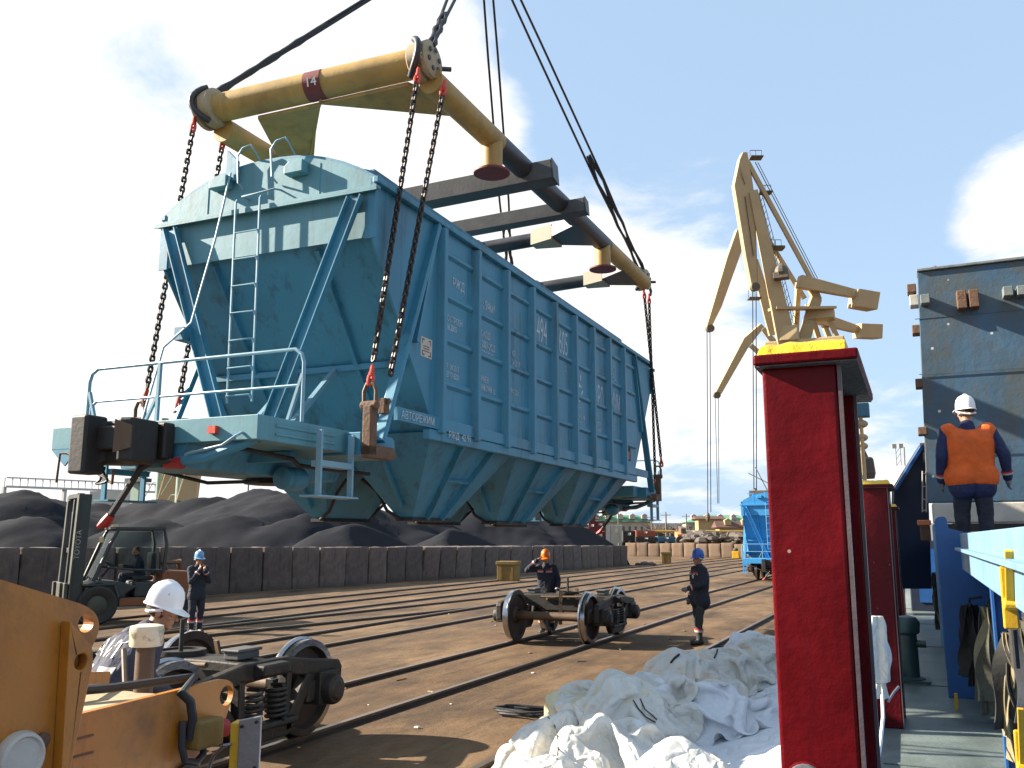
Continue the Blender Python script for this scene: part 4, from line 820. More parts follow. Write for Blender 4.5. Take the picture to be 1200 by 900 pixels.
def frameA(t, o):
    D = 101.5
    def mem(name, *a, m_='crane'):
        b = MB(o); member(b, *a); b.build(name, m_, t)
    mem('frame_post', (935.5, 331), (932, 396), D+1.5, 5, 6, .8); mem('frame_post', (956, 350), (941, 402), D, 11, 13, 1.2); mem('frame_post', (965, 360), (985, 404), D, 4, 5, .6); mem('frame_post', (946, 356), (962, 404), D+2, 5, 6, .6)
    mem('frame_strut', (948, 330), (958, 352), D, 9, 9, 1.0)
    b = MB(o); member(b, (905, 362), (976, 361), D-.6, 3, 3, 3.4); b.build('platform', 'crane', t)
    b = MB(o); P = at(960, 366, D); b.box(tuple(P-V((1.4, 1.0, .9))), tuple(P+V((1.6, 1.0, .2)))); b.build('winch', 'crane', t)
    b = MB(o); P = at(925, 391, D-1.5); b.box(tuple(P-V((1.0, .8, .9))), tuple(P+V((1.0, .8, .8)))); b.build('hoist_house', 'crane', t, bevel=.1)
    b = MB(o); P = at(945, 402, D); b.box(tuple(P+V((-4.2, -3, -4.4))), tuple(P+V((4.2, 3, -.1)))); b.build('machine_house', 'crane', t, bevel=.1)
    b = MB(o); b.lathe([(2.3, P.z-12), (2.3, P.z-4.5)], (P.x, P.y, 0), (0, 0, 1), 20); b.build('slewing_column', 'crane', t, smooth=True)
    for sx in (-1, 1):
        for sy in (-1, 1):
            b = MB(o); b.beam((P.x+sx*1.6, P.y+sy*1.6, P.z-11.5), (P.x+sx*3.4, P.y+sy*4.2, .2), 1.1, 1.1); b.build('leg', 'crane', t)
    b = MB(o); b.sph(at(915.5, 318, D-2.5), .75, (1, 1, 1.05), 10, 7); b.box(tuple(at(915.5, 322, D-2.5)-V((.8, .6, .5))), tuple(at(915.5, 322, D-2.5)+V((.8, .6, .2)))); b.build('cab', 'crane_dark', t, bevel=.05)
    for k, (x, y) in enumerate(((886, 185), (897, 226), (884, 350), (909, 290))):
        b = MB(o); P = at(x, y, D-.2); R_ = RT
        b.beam(P-RT*.7, P+RT*.7, 1.2, .12); b.beam(P-RT*.65+V((0, 0, .9)), P+RT*.65+V((0, 0, .9)), .06, .06)
        for q in (-.65, 0, .65): b.beam(P+RT*q, P+RT*q+V((0, 0, .9)), .05, .05)
        b.build('access_platform', 'crane_dark', t)
    b = MB(o); b.tube(at(885, 190, D-.8), at(957, 330, D-.8), .05, n=5); b.tube(at(888, 190, D-.8), at(958, 326, D-.8), .04, n=5); b.build('pendant_rope', 'rope', t)
    b = MB(o)
    for (x0, y0, x1, y1) in ((866, 196, 873, 216), (873, 230, 883, 300)): b.tube(at(x0, y0, D-1.6), at(x1, y1, D-1.6), .05, n=5)
    b.build('ladder', 'crane_dark', t)
    b = MB(o)
    for (p_, q_, off) in (((887.5, 232), (930, 392), D-.9),):
        for k in range(22):
            u = k/21; P = at(p_[0]+(q_[0]-p_[0])*u, p_[1]+(q_[1]-p_[1])*u, off); b.beam(P, P+V((.45, 0, .75)), .05, .05)
        for e_ in (V((.45, 0, .75)), V((.22, 0, .38))): b.beam(at(*p_, off)+e_, at(*q_, off)+e_, .05, .05)
    b.build('walkway_railing', 'crane_dark', t)
    b = MB(o)
    for (a_, c_) in (((867.5, 186), (861.5, 217)), ((861.5, 217), (874.5, 300)), ((874.5, 300), (882.5, 340)), ((877.5, 190), (882.5, 224)), ((882.5, 224), (885, 268)), ((885, 268), (887.5, 336)), ((872, 182), (884, 336))): b.beam(at(*a_, D-.12), at(*c_, D-.12), .10, .22, up=FW)
    b.build('jib_flange', 'cream', t)
    # cabin and grab seen beside the crimson post
    b = MB(o); P = at(1012, 481, D); b.box(tuple(P+V((-.9, -.9, -.75))), tuple(P+V((.6, .9, .75)))); b.build('control_cabin', 'container_blue', t, bevel=.05)
    b = MB(o)
    for y in (497, 513, 523): b.sph(at(1007, y, D), .95, (1, .8, .55), 10, 7)
    b.build('cable_drum', 'cream', t, smooth=True)
    b = MB(o); q = at(1008, 481, D); b.tube((q.x, q.y, .1), (q.x, q.y, q.z), .22, n=10); b.beam((q.x, q.y, q.z-10.2), (q.x+1.2, q.y, q.z-8.2), .15, .15); b.build('service_mast', 'crane', t)
    b = MB(o); c = at(1014, 561, D); b.lathe([(1.0, 0), (1.15, .6), (1.0, 2.2), (.85, 2.4)], c, (0, 0, 1), 14); b.lathe([(.5, 2.4), (.05, 3.6)], c, (0, 0, 1), 8); b.build('grab_bucket', 'scrap', t)
portal_crane(100, 'biggest tan portal crane, right behind the crimson post with folded jib', [(867, 186), (870.5, 178), (876, 178), (878, 190), (883, 224), (885.5, 268), (888, 336), (882, 341), (874, 300), (860.5, 217)], (884.5, 336.5, 5),
    ((922, 402), (882.5, 224), 21, 9), ((876, 190), (950.5, 327), 4.5), ((936, 330), (1008, 346), 15, 9), ((1000, 350), (1024, 354), 21), frameA, [((882, 342), (883.5, 575)), ((886, 342), (886.5, 575))], (885, 578))
def frameB(t, o):
    b = MB(o); member(b, (962, 372), (975, 404), 113, 5, 6, .8); b.build('frame_post', 'crane', t)
    b = MB(o); c = at(955, 405, 113); b.box((c.x-1.6, c.y-2, 1), (c.x+1.6, c.y+2, c.z)); b.build('portal_tower', 'crane', t)
    b = MB(o); P = at(908, 291, 112); b.beam(P-RT*1.1, P+RT*1.1, 1.4, .3); b.build('access_platform', 'crane_dark', t)
portal_crane(112, 'second tan portal crane, long jib slanting down left of the biggest crane', [(864, 268), (868, 265), (871, 273), (869, 295), (846, 359), (833, 385), (828, 383), (852, 302)], (832, 385, 4.5),
    ((908, 392), (884, 305), 13, 7), ((898, 278), (943, 350), 5), ((955, 372), (1010, 388), 14, 8), ((1004, 388), (1029, 389), 17), frameB, [((828.5, 388), (829.5, 610)), ((832, 388), (833, 600))], (829.5, 606))
def frameC(t, o):
    b = MB(o); member(b, (880, 405), (890, 414), 150, 5, 5, .8); b.build('frame_post', 'crane', t)
    b = MB(o); c = at(936, 420, 151); b.box((c.x-1.5, c.y-2, 1), (c.x+1.5, c.y+2, c.z)); b.build('portal_tower', 'crane', t)
portal_crane(150, 'farthest tan portal crane, only its short slanting jib showing left of the crimson post', [(892, 379), (896, 383), (876, 409), (846, 461), (840, 465), (838, 461), (872, 396)], (840, 463, 4), ((930, 430), (894, 385), 9, 5), None, None, None, frameC, [((838, 466), (841, 590)), ((842, 466), (842.5, 590))], None)
# pale masts and jetty at the far left
def mast(x, D, label, h=12):
    c = at(x, 600, D); c.z = 0; t = thing('dock_mast', label, 'mast', c)
    zt = at(x, 488, D).z
    b = MB(c); b.tube(c, (c.x, c.y, zt), .55, .48, 12); b.build('column', 'crane_green', t, smooth=True)
    b = MB(c); a = at(x+9, 588, D); q = at(x+24, 520, D); b.beam(a, q, 1.9, 1.2, up=FW, w2=.9); b.build('jib_foot', 'crane', t, bevel=.1)
    b = MB(c)
    for z in (4.5, 6.5, 8.5, 10.5): b.beam((c.x-1.2, c.y, z), (c.x+1.2, c.y, z), .1, .1); b.tube((c.x-1.2, c.y, z), (c.x-2.6, c.y, z-2), .05)
    b.build('yard_arm', 'crane_green', t)
mast(210, 92, 'pale green mast with a tan jib foot, left of its twin under the wagon coupler')
mast(186, 104, 'slim pale green mast farther left, behind the brake hose')
c = at(160, 590, 120); t = thing('signal_tower', 'dark green lattice tower standing behind the coal near the forklift', 'tower', (c.x, c.y, 0)); b = MB((c.x, c.y, 0)); b.box((c.x-.7, c.y-.5, 0), (c.x+.7, c.y+.5, 13)); b.build('shaft', 'crane_green', t); b = MB((c.x, c.y, 0)); b.box((c.x-1.4, c.y-1, 9.5), (c.x+1.4, c.y+1, 10)); b.box((c.x-2, c.y-1.2, 4.5), (c.x+2, c.y+1.2, 5.6)); b.build('gallery', 'forkdark', t)
def hut(x0, x1, y0, y1, D, m_, label, cat='building', win=0, name='dock_building'):
    a = at(x0, 631, D); c = at(x1, 631, D); zt = at((x0+x1)/2, y0, D).z; t = thing(name, label, cat, (a.x, a.y, 0)); o = (a.x, a.y, 0)
    d = (c-a); d.z = 0; L_ = d.length; d.normalize(); nv_ = V((-d.y, d.x, 0)); dep = max(4, L_*.4)
    P0 = V((a.x, a.y, 0)); b = MB(o); b.prism([P0, P0+d*L_, P0+d*L_+nv_*dep, P0+nv_*dep], (0, 0, zt)); b.build('wall', m_, t)
    for k in range(win):
        b = MB(o); q = P0+d*(L_*(k+.5)/win)-nv_*.06; s_ = L_/win*.2; b.prism([q-d*s_+V((0, 0, zt*.45)), q+d*s_+V((0, 0, zt*.45)), q+d*s_+V((0, 0, zt*.8)), q-d*s_+V((0, 0, zt*.8))], nv_*.05); b.build('window', 'window', t)
    return t, P0, d, L_, nv_, dep, zt
hut(101, 143, 575, 600, 130, 'bldg', 'small pale dock building with a dark doorway behind the coal at left', win=2)
hut(40, 96, 592, 600, 170, 'ctgrey', 'long low pale shed far behind the coal at the left edge')
jc = at(30, 620, 160); t = thing('jetty_gantry', 'faint long lattice conveyor bridge on the left horizon', 'conveyor', (jc.x, jc.y, 0))
p0, p1 = at(5, 570, 160), at(215, 578, 190); b = MB((jc.x, jc.y, 0)); b.beam(p0, p1, 1.2, .35); b.beam(p0+V((0, 0, 1.6)), p1+V((0, 0, 1.6)), 1.2, .2)
for k in range(28): q = p0.lerp(p1, k/27); b.beam(q, q+V((0, 0, 1.6)), .15, .15)
b.build('span', 'ctgrey', t)
for k in (0, .3, .65, 1): q = p0.lerp(p1, k); b = MB((jc.x, jc.y, 0)); b.beam((q.x, q.y, 0), q, .6, .6); b.build('leg', 'ctgrey', t)
for x, yt, D, nm in ((488-200, 558, 150, 'thin lamp pole above the coal left of the hopper'), (725, 600, 200, 'thin pole by the green roofed house')):
    c = at(x, 631, D); b = MB((c.x, c.y, 0)); zt = at(x, yt, D).z; b.tube((c.x, c.y, 0), (c.x, c.y, zt), .18, .12, 6); b.box((c.x-.5, c.y-.2, zt), (c.x+.5, c.y+.2, zt+.3)); tag(b.build('lamp_pole', 'pole'), nm, 'lamp pole')
# ------------------------------------------------------------------ background town and yard
def roofed(x0, x1, yr0, yr1, D, wall, roof, label, win=6, hip=True):
    t, P0, d, L_, nv_, dep, zt = hut(x0, x1, yr1, 631, D, wall, label, win=win, name='town_house'); o = tuple(P0); zr = at((x0+x1)/2, yr0, D).z
    b = MB(o); A = [P0-d*.8-nv_*.8, P0+d*(L_+.8)-nv_*.8, P0+d*(L_+.8)+nv_*(dep+.8), P0-d*.8+nv_*(dep+.8)]; A = [V((p.x, p.y, zt)) for p in A]
    k = dep*.5 if hip else 0
    R0 = P0+d*k+nv_*dep*.3; R1 = P0+d*(L_-k)+nv_*dep*.3; R0 = V((R0.x, R0.y, zr)); R1 = V((R1.x, R1.y, zr))
    if not hip: R0 -= d*.8; R1 += d*.8
    b.add(A+[R0, R1], [(0, 1, 5, 4), (1, 2, 5), (2, 3, 4, 5), (3, 0, 4), (3, 2, 1, 0)]); rf = b.build('roof', roof, t)
    for k in range(win//2):
        q = P0+d*(L_*(k+.5)/(win//2)); q.z = zt+(zr-zt)*.35; b = MB(o); b.prism([q-d*.7-nv_*.3, q+d*.7-nv_*.3, q+d*.7-nv_*.3+V((0, 0, 1.1)), q-nv_*.3+V((0, 0, 1.5)), q-d*.7-nv_*.3+V((0, 0, 1.1))], nv_*1.5); b.build('dormer', wall, rf)
    return t
roofed(692, 763, 603.5, 611, 235, 'wallcream', 'roofgreen', 'long cream house with a dark green roof and dormers', 10)
roofed(806, 884, 603, 612, 245, 'wallcream', 'roofgreen2', 'wide house with a light green roof behind the yellow warehouse', 10)
roofed(819, 846, 604.5, 608, 215, 'wallyellow', 'brownroof', 'tall plain yellow warehouse left of the far blue wagon', 0, False)
roofed(843.5, 884, 610.5, 618, 200, 'wallyellow', 'brownroof', 'low yellow house with a brown roof beside the far blue wagon', 4, False)
hut(735, 800, 613, 631, 240, 'bldg', 'pale long building between the two green roofs', win=8)
def container(x0, x1, y0, y1, D, m_, label, name='shipping_container', cat='container'):
    a = at(x0, y1, D); c = at(x1, y1, D); h = at(x0, y0, D).z-a.z; o = (a.x, a.y, a.z); t = thing(name, label, cat, o)
    d = c-a; d.z = 0; L_ = d.length; d.normalize(); nv_ = V((-d.y, d.x, 0)); b = MB(o); b.prism([a, a+d*L_, a+d*L_+nv_*2.5, a+nv_*2.5], (0, 0, h)); b.build('shell', m_, t)
    b = MB(o)
    for k in range(9): q = a+d*(L_*(k+.5)/9)-nv_*.04; b.beam(q+V((0, 0, .1)), q+V((0, 0, h-.1)), .12, .06, up=d)
    b.build('corrugation', m_, t)
    b = MB(o); q = a+d*L_*.5-nv_*.1; b.box(tuple(q+V((-.25, -.05, h*.55))), tuple(q+V((.25, .05, h*.8)))); b.build('label_patch', 'offwhite', t)
    return t
for x0, x1, y0, y1, m_, lb in ((690, 698, 600, 611.5, 'maroon', 'topmost maroon container of the tall stack'), (690, 698, 612, 623.5, 'maroon', 'maroon container in the middle of the tall stack'), (690, 698, 624, 635.5, 'maroon', 'bottom maroon container of the tall stack'),
        (698.5, 709, 610.5, 622.5, 'maroon', 'upper maroon container of the shorter stack'), (698.5, 709, 623, 635.5, 'maroon', 'lower maroon container of the shorter stack'),
        (648, 689, 617, 636, 'ctgrey', 'pale grey container partly behind the coal heap end'), (710, 715.5, 615, 636, 'ctgrey', 'narrow white container end beside the maroon stack'), (716, 729, 615, 636, 'bldg', 'beige grey container right of the maroon stack')):
    container(x0, x1, y0, y1, 120, m_, lb)
def railcar(x0, x1, y0, y1, D, m_, label, open_=False):
    t = container(x0, x1, y0, y1, D, m_, label, 'freight_car', 'freight wagon'); o = V(t.location); c = at(x1, y1, D); L_ = (c-o).length; d = (c-o).normalized()
    for k in (.15, .3, .7, .85):
        b = MB(o); q = o+d*L_*k; b.lathe([(.45, -.07), (.45, .07)], q+V((0, 0, -.4)), FW, 12); b.build('wheel', 'dark', t)
railcar(730, 745, 622, 634, 128, 'darkcar', 'dark open freight wagon left of the red one'); railcar(745.5, 768, 621.5, 629, 136, 'redcar', 'rust red freight wagon standing behind dark ones'); railcar(745, 770, 629, 635, 127, 'darkcar', 'low dark green wagon in front of the red freight wagon'); railcar(771, 792, 628.5, 635, 127, 'container_blue', 'dark blue green low wagon beside the orange loader')
lp = at(806, 636, 122); t = thing('wheel_loader', 'pale orange wheeled loader parked behind the far block wall', 'loader', tuple(V((lp.x, lp.y, 0)))); o = (lp.x, lp.y, 0)
def seg(x0, x1, y0, y1, D, m_, nm, th=2.0, parent=None, org=None):
    a, c = at(x0, y1, D), at(x1, y0, D); b = MB(org); b.prism([a, at(x1, y1, D), c, at(x0, y0, D)], FW*th); return b.build(nm, m_, parent, bevel=.05)
seg(794, 819, 626, 632, 122, 'locoorange', 'body', 2.2, t, o); seg(798, 804, 619, 626, 122.3, 'crane_dark', 'cab', 1.8, t, o); seg(805, 818, 624, 626, 122.4, 'offwhite', 'engine_hood', 1.5, t, o)
for x in (797, 805, 815): b = MB(o); b.lathe([(.35, -.2), (.6, -.2), (.6, .2), (.35, .2)], at(x, 633, 122), FW, 14); b.build('wheel', 'scrap', t)
# scrap and gas pipe
b = MB(); 
for k in range(70):
    x = random.uniform(803, 868); p = at(x, random.uniform(627.5, 636), random.uniform(112, 124)); s_ = random.uniform(.4, 1.1); b.sph(p, s_, (random.uniform(.6, 1.6), random.uniform(.6, 1.3), random.uniform(.35, .8)), 6, 4, R=Matrix.Rotation(random.uniform(0, 3), 3, 'Z'))
o = b.build('scrap_heap', 'scrap', kind='stuff'); tag(o, 'dark low heap of scrap behind the far block wall', 'scrap')
a, c = at(765, 622.5, 140), at(900, 623, 150); t = thing('gas_pipeline', 'yellow pipeline on thin posts running across the back of the yard', 'pipeline', (a.x, a.y, 0)); b = MB((a.x, a.y, 0)); b.tube(a, c, .17, n=8); b.build('pipe', 'pipey', t)
for k in range(8): q = a.lerp(c, k/7); b = MB((a.x, a.y, 0)); b.tube((q.x, q.y, 0), q, .12, n=6); b.build('post', 'pole', t)
for x, yt, D in ((781, 600, 150), (764, 603, 170), (805, 602, 180)):
    q = at(x, 631, D); z = at(x, yt, D).z; b = MB((q.x, q.y, 0)); b.tube((q.x, q.y, 0), (q.x, q.y, z), .2, .12, 6); b.beam((q.x-.9, q.y, z-.5), (q.x+.9, q.y, z-.5), .12, .12)
    tag(b.build('utility_pole', 'pole'), {781: 'tall utility pole in front of the bare trees', 764: 'utility pole right of the long cream house', 805: 'utility pole left of the light green roof'}[x], 'pole')
def bare_tree(x, y0, D, label):
    q = at(x, 631, D); zt = at(x, y0, D).z; t = thing('bare_tree', label, 'tree', (q.x, q.y, 0)); o = (q.x, q.y, 0); b = MB(o); b.tube((q.x, q.y, 0), (q.x, q.y, zt*.6), .25, .15, 6); b.build('trunk', 'twig', t)
    b = MB(o)
    for k in range(90):
        s = V((q.x, q.y, zt*random.uniform(.3, .6))); e = V((q.x+random.uniform(-1, 1)*zt*.5, q.y+random.uniform(-1, 1)*zt*.5, zt*random.uniform(.55, 1.0))); m1 = s.lerp(e, .5)+V((random.uniform(-.5, .5), 0, .4)); b.path([s, m1, e], [.09, .06, .02], 3)
    b.build('crown', 'twig', t)
for x, y0, D, lb in ((767, 612, 190, 'bare brown tree right of the long cream house'), (774, 614, 180, 'smaller bare tree beside the utility pole'), (796, 612, 185, 'bare brown tree left of the light green roof'), (786, 615, 205, 'bare tree between two utility poles'), (803, 616, 195, 'low bare tree below the light green roof'), (850, 625, 165, 'low bare bush in front of the brown roofed house')): bare_tree(x, y0, D, lb)
b = MB(); nv_ = 60; vs = []
for k in range(nv_):
    a_ = math.radians(-75+110*k/(nv_-1)); r_ = 1500; h = 14+10*ruf(V((k*.13, 0, 3)))+8*math.sin(k*.21)
    for rr, hh in ((r_, 0), (r_+80, max(h, 4)), (r_+300, 0)): vs.append((math.sin(a_)*rr, math.cos(a_)*rr, hh))
b.add(vs, [(k*3+j, (k+1)*3+j, (k+1)*3+j+1, k*3+j+1) for k in range(nv_-1) for j in range(2)]); b.build('hills', 'hillc', kind='structure')
q = at(1060, 631, 230); z = at(1060, 522, 230).z; t = thing('light_mast', 'lattice mast with two lamp heads beyond the ship', 'mast', (q.x, q.y, 0)); b = MB((q.x, q.y, 0))
for s in (-1, 1): b.beam((q.x+s*.55, q.y, 0), (q.x+s*.55, q.y, z), .14, .14)
for k in range(16): b.beam((q.x-.55, q.y, z*k/16), (q.x+.55, q.y, z*(k+1)/16), .1, .1)
b.build('lattice', 'pole', t)
for s in (-1, 1): b = MB((q.x, q.y, 0)); b.box((q.x+s*.8-.5, q.y-.4, z-.3), (q.x+s*.8+.5, q.y+.4, z+.8)); b.build('lamp_head', 'pole', t)
c = at(896, 595, 75); t = thing('yard_tower', 'brown steel tower with a cabin behind the far blue wagon', 'tower', (c.x, c.y, 0)); o = (c.x, c.y, 0)
for s in (-1, 1): b = MB(o); b.beam((c.x+s*.9-.7, c.y, 0), (c.x+s*.8-.5, c.y, 4.6), .25, .25); b.build('leg', 'rustbrown', t)
b = MB(o); b.box((c.x-1.1, c.y-.9, 4.4), (c.x+1.4, c.y+.9, 6.0)); b.build('cabin', 'crane_dark', t, bevel=.05)
b = MB(o); b.beam((c.x+.3, c.y, 6), (c.x-.6, c.y, 8), .08, .08); b.beam((c.x-1.2, c.y, 7.5), (c.x+.8, c.y, 6.4), .08, .08); b.build('antenna', 'pole', t)
# ------------------------------------------------------------------ people
def remesh(prims, name, voxel, infl=0.0, wr=0.0, keep=None):
    b = MB()
    for p in prims:
        if p[0] == 'c': 
            P, Q, r1, r2 = V(p[1]), V(p[2]), p[3]+infl, p[4]+infl; b.path([P, Q], [r1, r2], 12); b.sph(P, r1, n=12, m_=8); b.sph(Q, r2, n=12, m_=8)
        else: b.sph(p[1], 1, [x+infl for x in p[2]], n=14, m_=10, R=p[3] if len(p) > 3 else None)
    me = bpy.data.meshes.new('tmp'); me.from_pydata([tuple(v) for v in b.v], [], b.f); o = bpy.data.objects.new('tmp', me)
    rm = o.modifiers.new('r', 'REMESH'); rm.mode = 'VOXEL'; rm.voxel_size = voxel; sm = o.modifiers.new('s', 'SMOOTH'); sm.iterations = 3; sm.factor = .5
    m2 = evaluated(o); bpy.data.objects.remove(o)
    m2.name = name
    if wr:
        for v in m2.vertices:
            c = v.co; k = noise.ridged_multi_fractal(V((c.x*7, c.y*7, c.z*4.5)), 1.0, 2.1, 3, 1.0, 2.0)-1.1; v.co = c+v.normal*wr*k
    m2.polygons.foreach_set('use_smooth', [True]*len(m2.polygons))
    return m2
def person(loc, heading, label, cloth, J={}, helmet='helmb', trous=None, gloves=None, vest=None, lean=(0, 0), headturn=0, nod=0, stripes=True, h=1.72, vx=.013, chest_tape=True, seated=False, badge=None, wide=1.0, bulk=1.0):
    t = thing('person', label, 'person', loc, heading); k = h/1.72
    j = dict(hipL=(-.09, 0, .92), hipR=(.09, 0, .92), kneeL=(-.10, .03, .50), kneeR=(.10, .03, .50), ankL=(-.10, -.01, .10), ankR=(.10, -.01, .10), shL=(-.185, 0, 1.40), shR=(.185, 0, 1.40), elL=(-.25, -.02, 1.12), elR=(.25, -.02, 1.12), wrL=(-.27, .06, .87), wrR=(.27, .06, .87), pel=(0, 0, .96), chest=(0, .0, 1.28), neck=(0, -.005, 1.47), head=(0, .015, 1.61), hdL=None, hdR=None)
    j.update(J)
    lx, ly = lean
    for n_ in ('shL', 'shR', 'elL', 'elR', 'wrL', 'wrR', 'chest', 'neck', 'head', 'hdL', 'hdR'):
        if j[n_] is not None and n_ not in J: p = V(j[n_]); f_ = max(0, p.z-.96)/.6; j[n_] = (p.x+lx*f_, p.y+ly*f_, p.z-.25*(abs(lx)+abs(ly))*f_)
    Q = {n_: V(p)*k if p is not None else None for n_, p in j.items()}
    Rh = Matrix.Rotation(headturn, 3, 'Z') @ Matrix.Rotation(-nod, 3, 'X'); hd = Q['head']
    def H(x, y, z): return hd+Rh @ V((x*k, y*k, z*k))
    legs = []; torso = []; arms = []
    for s in 'LR':
        legs += [('c', Q['hip'+s], Q['knee'+s], .088*k, .060*k), ('c', Q['knee'+s], Q['ank'+s], .060*k, .042*k)]
        arms += [('c', Q['sh'+s], Q['el'+s], .056*k, .044*k), ('c', Q['el'+s], Q['wr'+s], .044*k, .031*k)]
    c_, p_ = Q['chest'], Q['pel']; sd = (Q['shR']-Q['shL']).normalized()
    for s in (-1, 1):
        torso += [('c', p_+sd*.065*k*s*wide, c_+sd*.075*k*s*wide, .105*k*bulk, .118*k*bulk), ('c', c_+sd*.08*k*s*wide, Q['sh'+('L' if s < 0 else 'R')]-sd*s*.03*k, .11*k, .065*k)]
    torso += [('c', p_, c_, .115*k*bulk, .12*k*bulk)]
    hips = [('c', p_+sd*.06*s*k*wide-V((0, 0, .03)), Q['hip'+('L' if s < 0 else 'R')], .105*k, .098*k) for s in (-1, 1)]
    neck = [('c', Q['neck']-V((0, 0, .05)), hd-Rh @ V((0, .01, .05))*k, .056*k, .052*k)]
    head = [('e', H(0, -.005, .03), (.076*k, .096*k, .098*k), Rh), ('e', H(0, .035, -.045), (.056*k, .056*k, .066*k), Rh), ('c', H(0, .082, .0), H(0, .104, -.028), .013*k, .016*k), ('e', H(0, .070, -.092), (.026*k, .02*k, .018*k), Rh), ('e', H(0, .082, -.058), (.024*k, .011*k, .007*k), Rh), ('e', H(0, .078, .022), (.05*k, .014*k, .01*k), Rh)]
    for s in (-1, 1): head += [('e', H(s*.078, -.005, -.01), (.010*k, .02*k, .032*k), Rh), ('e', H(s*.042, .066, -.022), (.022*k, .02*k, .018*k), Rh)]
    hands = []
    for s in 'LR':
        w = Q['wr'+s]; d = (Q['hd'+s]-w).normalized() if Q['hd'+s] is not None else (w-Q['el'+s]).normalized(); sx = -1 if s == 'L' else 1
        sidev = d.cross(V((sx, 0, 0))); sidev = sidev.normalized() if sidev.length > .1 else V((0, 1, 0)); nr = d.cross(sidev)
        pc = w+d*.055*k
        hands += [('c', w, pc, .028*k, .034*k), ('c', pc-sidev*.022*k, pc+sidev*.022*k, .022*k, .022*k)]
        for q, ln in zip((-.033, -.011, .011, .032), (.062, .076, .072, .055)):
            b0 = pc+sidev*q*k+d*.02*k; b1 = b0+d*ln*.55*k+nr*.008*k*sx; hands += [('c', b0, b1, .0115*k, .0105*k), ('c', b1, b1+(d*.7-nr*.7*-sx*-1)*ln*.5*k, .0105*k, .009*k)]
        hands += [('c', pc-sidev*.03*k-d*.02*k, pc-sidev*.062*k+d*.03*k, .014*k, .011*k)]
    feet = []
    for s in 'LR':
        a = Q['ank'+s]; kn = Q['knee'+s]; fwd = V((0, 1, 0)); z0 = a.z-.055*k if not seated else a.z-.05
        feet += [('c', a+V((0, -.04*k, -.045*k)), a+V((0, .145*k, -.062*k)), .042*k, .034*k), ('c', a, a+V((0, -.01, -.04*k)), .045*k, .045*k)]
    me = remesh(torso+hips+legs+arms+neck+head+hands+feet, 'body', vx*.8)
    hm = [Q['wrL'], Q['wrR']]
    for m_ in ('skin', gloves or 'skin'): me.materials.append(M[m_])
    for p in me.polygons:
        c = p.center
        if min((c-hm[0]).length, (c-hm[1]).length) < .16*k and (c-hd).length > .2: p.material_index = 1
    o = bpy.data.objects.new('body', me); C.objects.link(o); o.parent = t
    def cl(prims, name, m_, infl, wr): 
        m2 = remesh(prims, name, vx, infl, wr); m2.materials.append(M[m_]); o2 = bpy.data.objects.new(name, m2); C.objects.link(o2); o2.parent = t; return o2
    hem = [('c', p_+sd*.06*k*s*wide-V((0, 0, .02)), p_+sd*.07*k*s*wide-V((0, 0, .16*k)) if not seated else p_+sd*.07*s, .118*k*bulk, .125*k*bulk) for s in (-1, 1)]
    cuffs = []
    jk = cl(torso+arms+hem+[('c', Q['neck']-V((0, 0, .07)), Q['neck']-V((0, 0, .01)), .07*k, .062*k)], 'jacket', cloth, .020, .010)
    tr = cl(hips+legs, 'trousers', trous or cloth, .022, .012)
    cl(feet, 'boots', 'boot', .012, 0)
    if vest: cl(torso+hem[:0]+[('c', p_+sd*.06*k*s*wide, p_+sd*.075*k*s*wide-V((0, 0, .05*k)), .125*k*bulk, .135*k*bulk) for s in (-1, 1)], 'vest', vest, .036, .008)
    if stripes:
        for s in 'LR':
            kn, an = Q['knee'+s], Q['ank'+s]; d = (an-kn)
            b = MB(); b.tube(kn+d*.50, kn+d*.57, .082*k, .080*k, 14); b.build('red_stripe', 'redtape', tr, smooth=True)
            b = MB(); b.tube(kn+d*.57, kn+d*.66, .081*k, .079*k, 14); b.build('reflective_band', 'reflect', tr, smooth=True)
            w, e = Q['wr'+s], Q['el'+s]; d = w-e
            b = MB(); b.tube(e+d*.72, e+d*.78, .062*k, .061*k, 12); b.build('red_stripe', 'redtape', jk, smooth=True); b = MB(); b.tube(e+d*.78, e+d*.86, .061*k, .060*k, 12); b.build('reflective_band', 'reflect', jk, smooth=True)
        if chest_tape:
            fy = V((0, 1, 0))
            for s in (-1, 1):
                b = MB(); a = c_+sd*s*.03*k+fy*.150*k+V((0, 0, .07)); b.beam(a, a+sd*s*.13*k-fy*.03*k, .012, .028); b.build('red_stripe', 'redtape', jk); b = MB(); a = a-V((0, 0, .03)); b.beam(a, a+sd*s*.13*k-fy*.03*k, .012, .022); b.build('reflective_band', 'reflect', jk)
    if badge: b = MB(); a = c_+sd*.0*k+V((0, 1, 0))*.152*k+V((0, 0, -.0)); b.beam(a, a-sd*.055*k, .012, .075); b.build('badge', 'ctgrey', jk)
    # hair and helmet
    b = MB(); b.sph(H(0, -.018, .028), 1, (.082*k, .098*k, .098*k), n=16, m_=10, R=Rh, zmin=-.62)
    me_f = []
    hr = b.build('hair', 'hair', t, smooth=True)
    # keep the face clear of hair
    import bmesh
    bm = bmesh.new(); bm.from_mesh(hr.data)
    bmesh.ops.delete(bm, geom=[f for f in bm.faces if (lambda q: q.y > .028*k and q.z < .055*k)(Rh.transposed() @ (f.calc_center_median()-hd))], context='FACES'); bm.to_mesh(hr.data); bm.free()
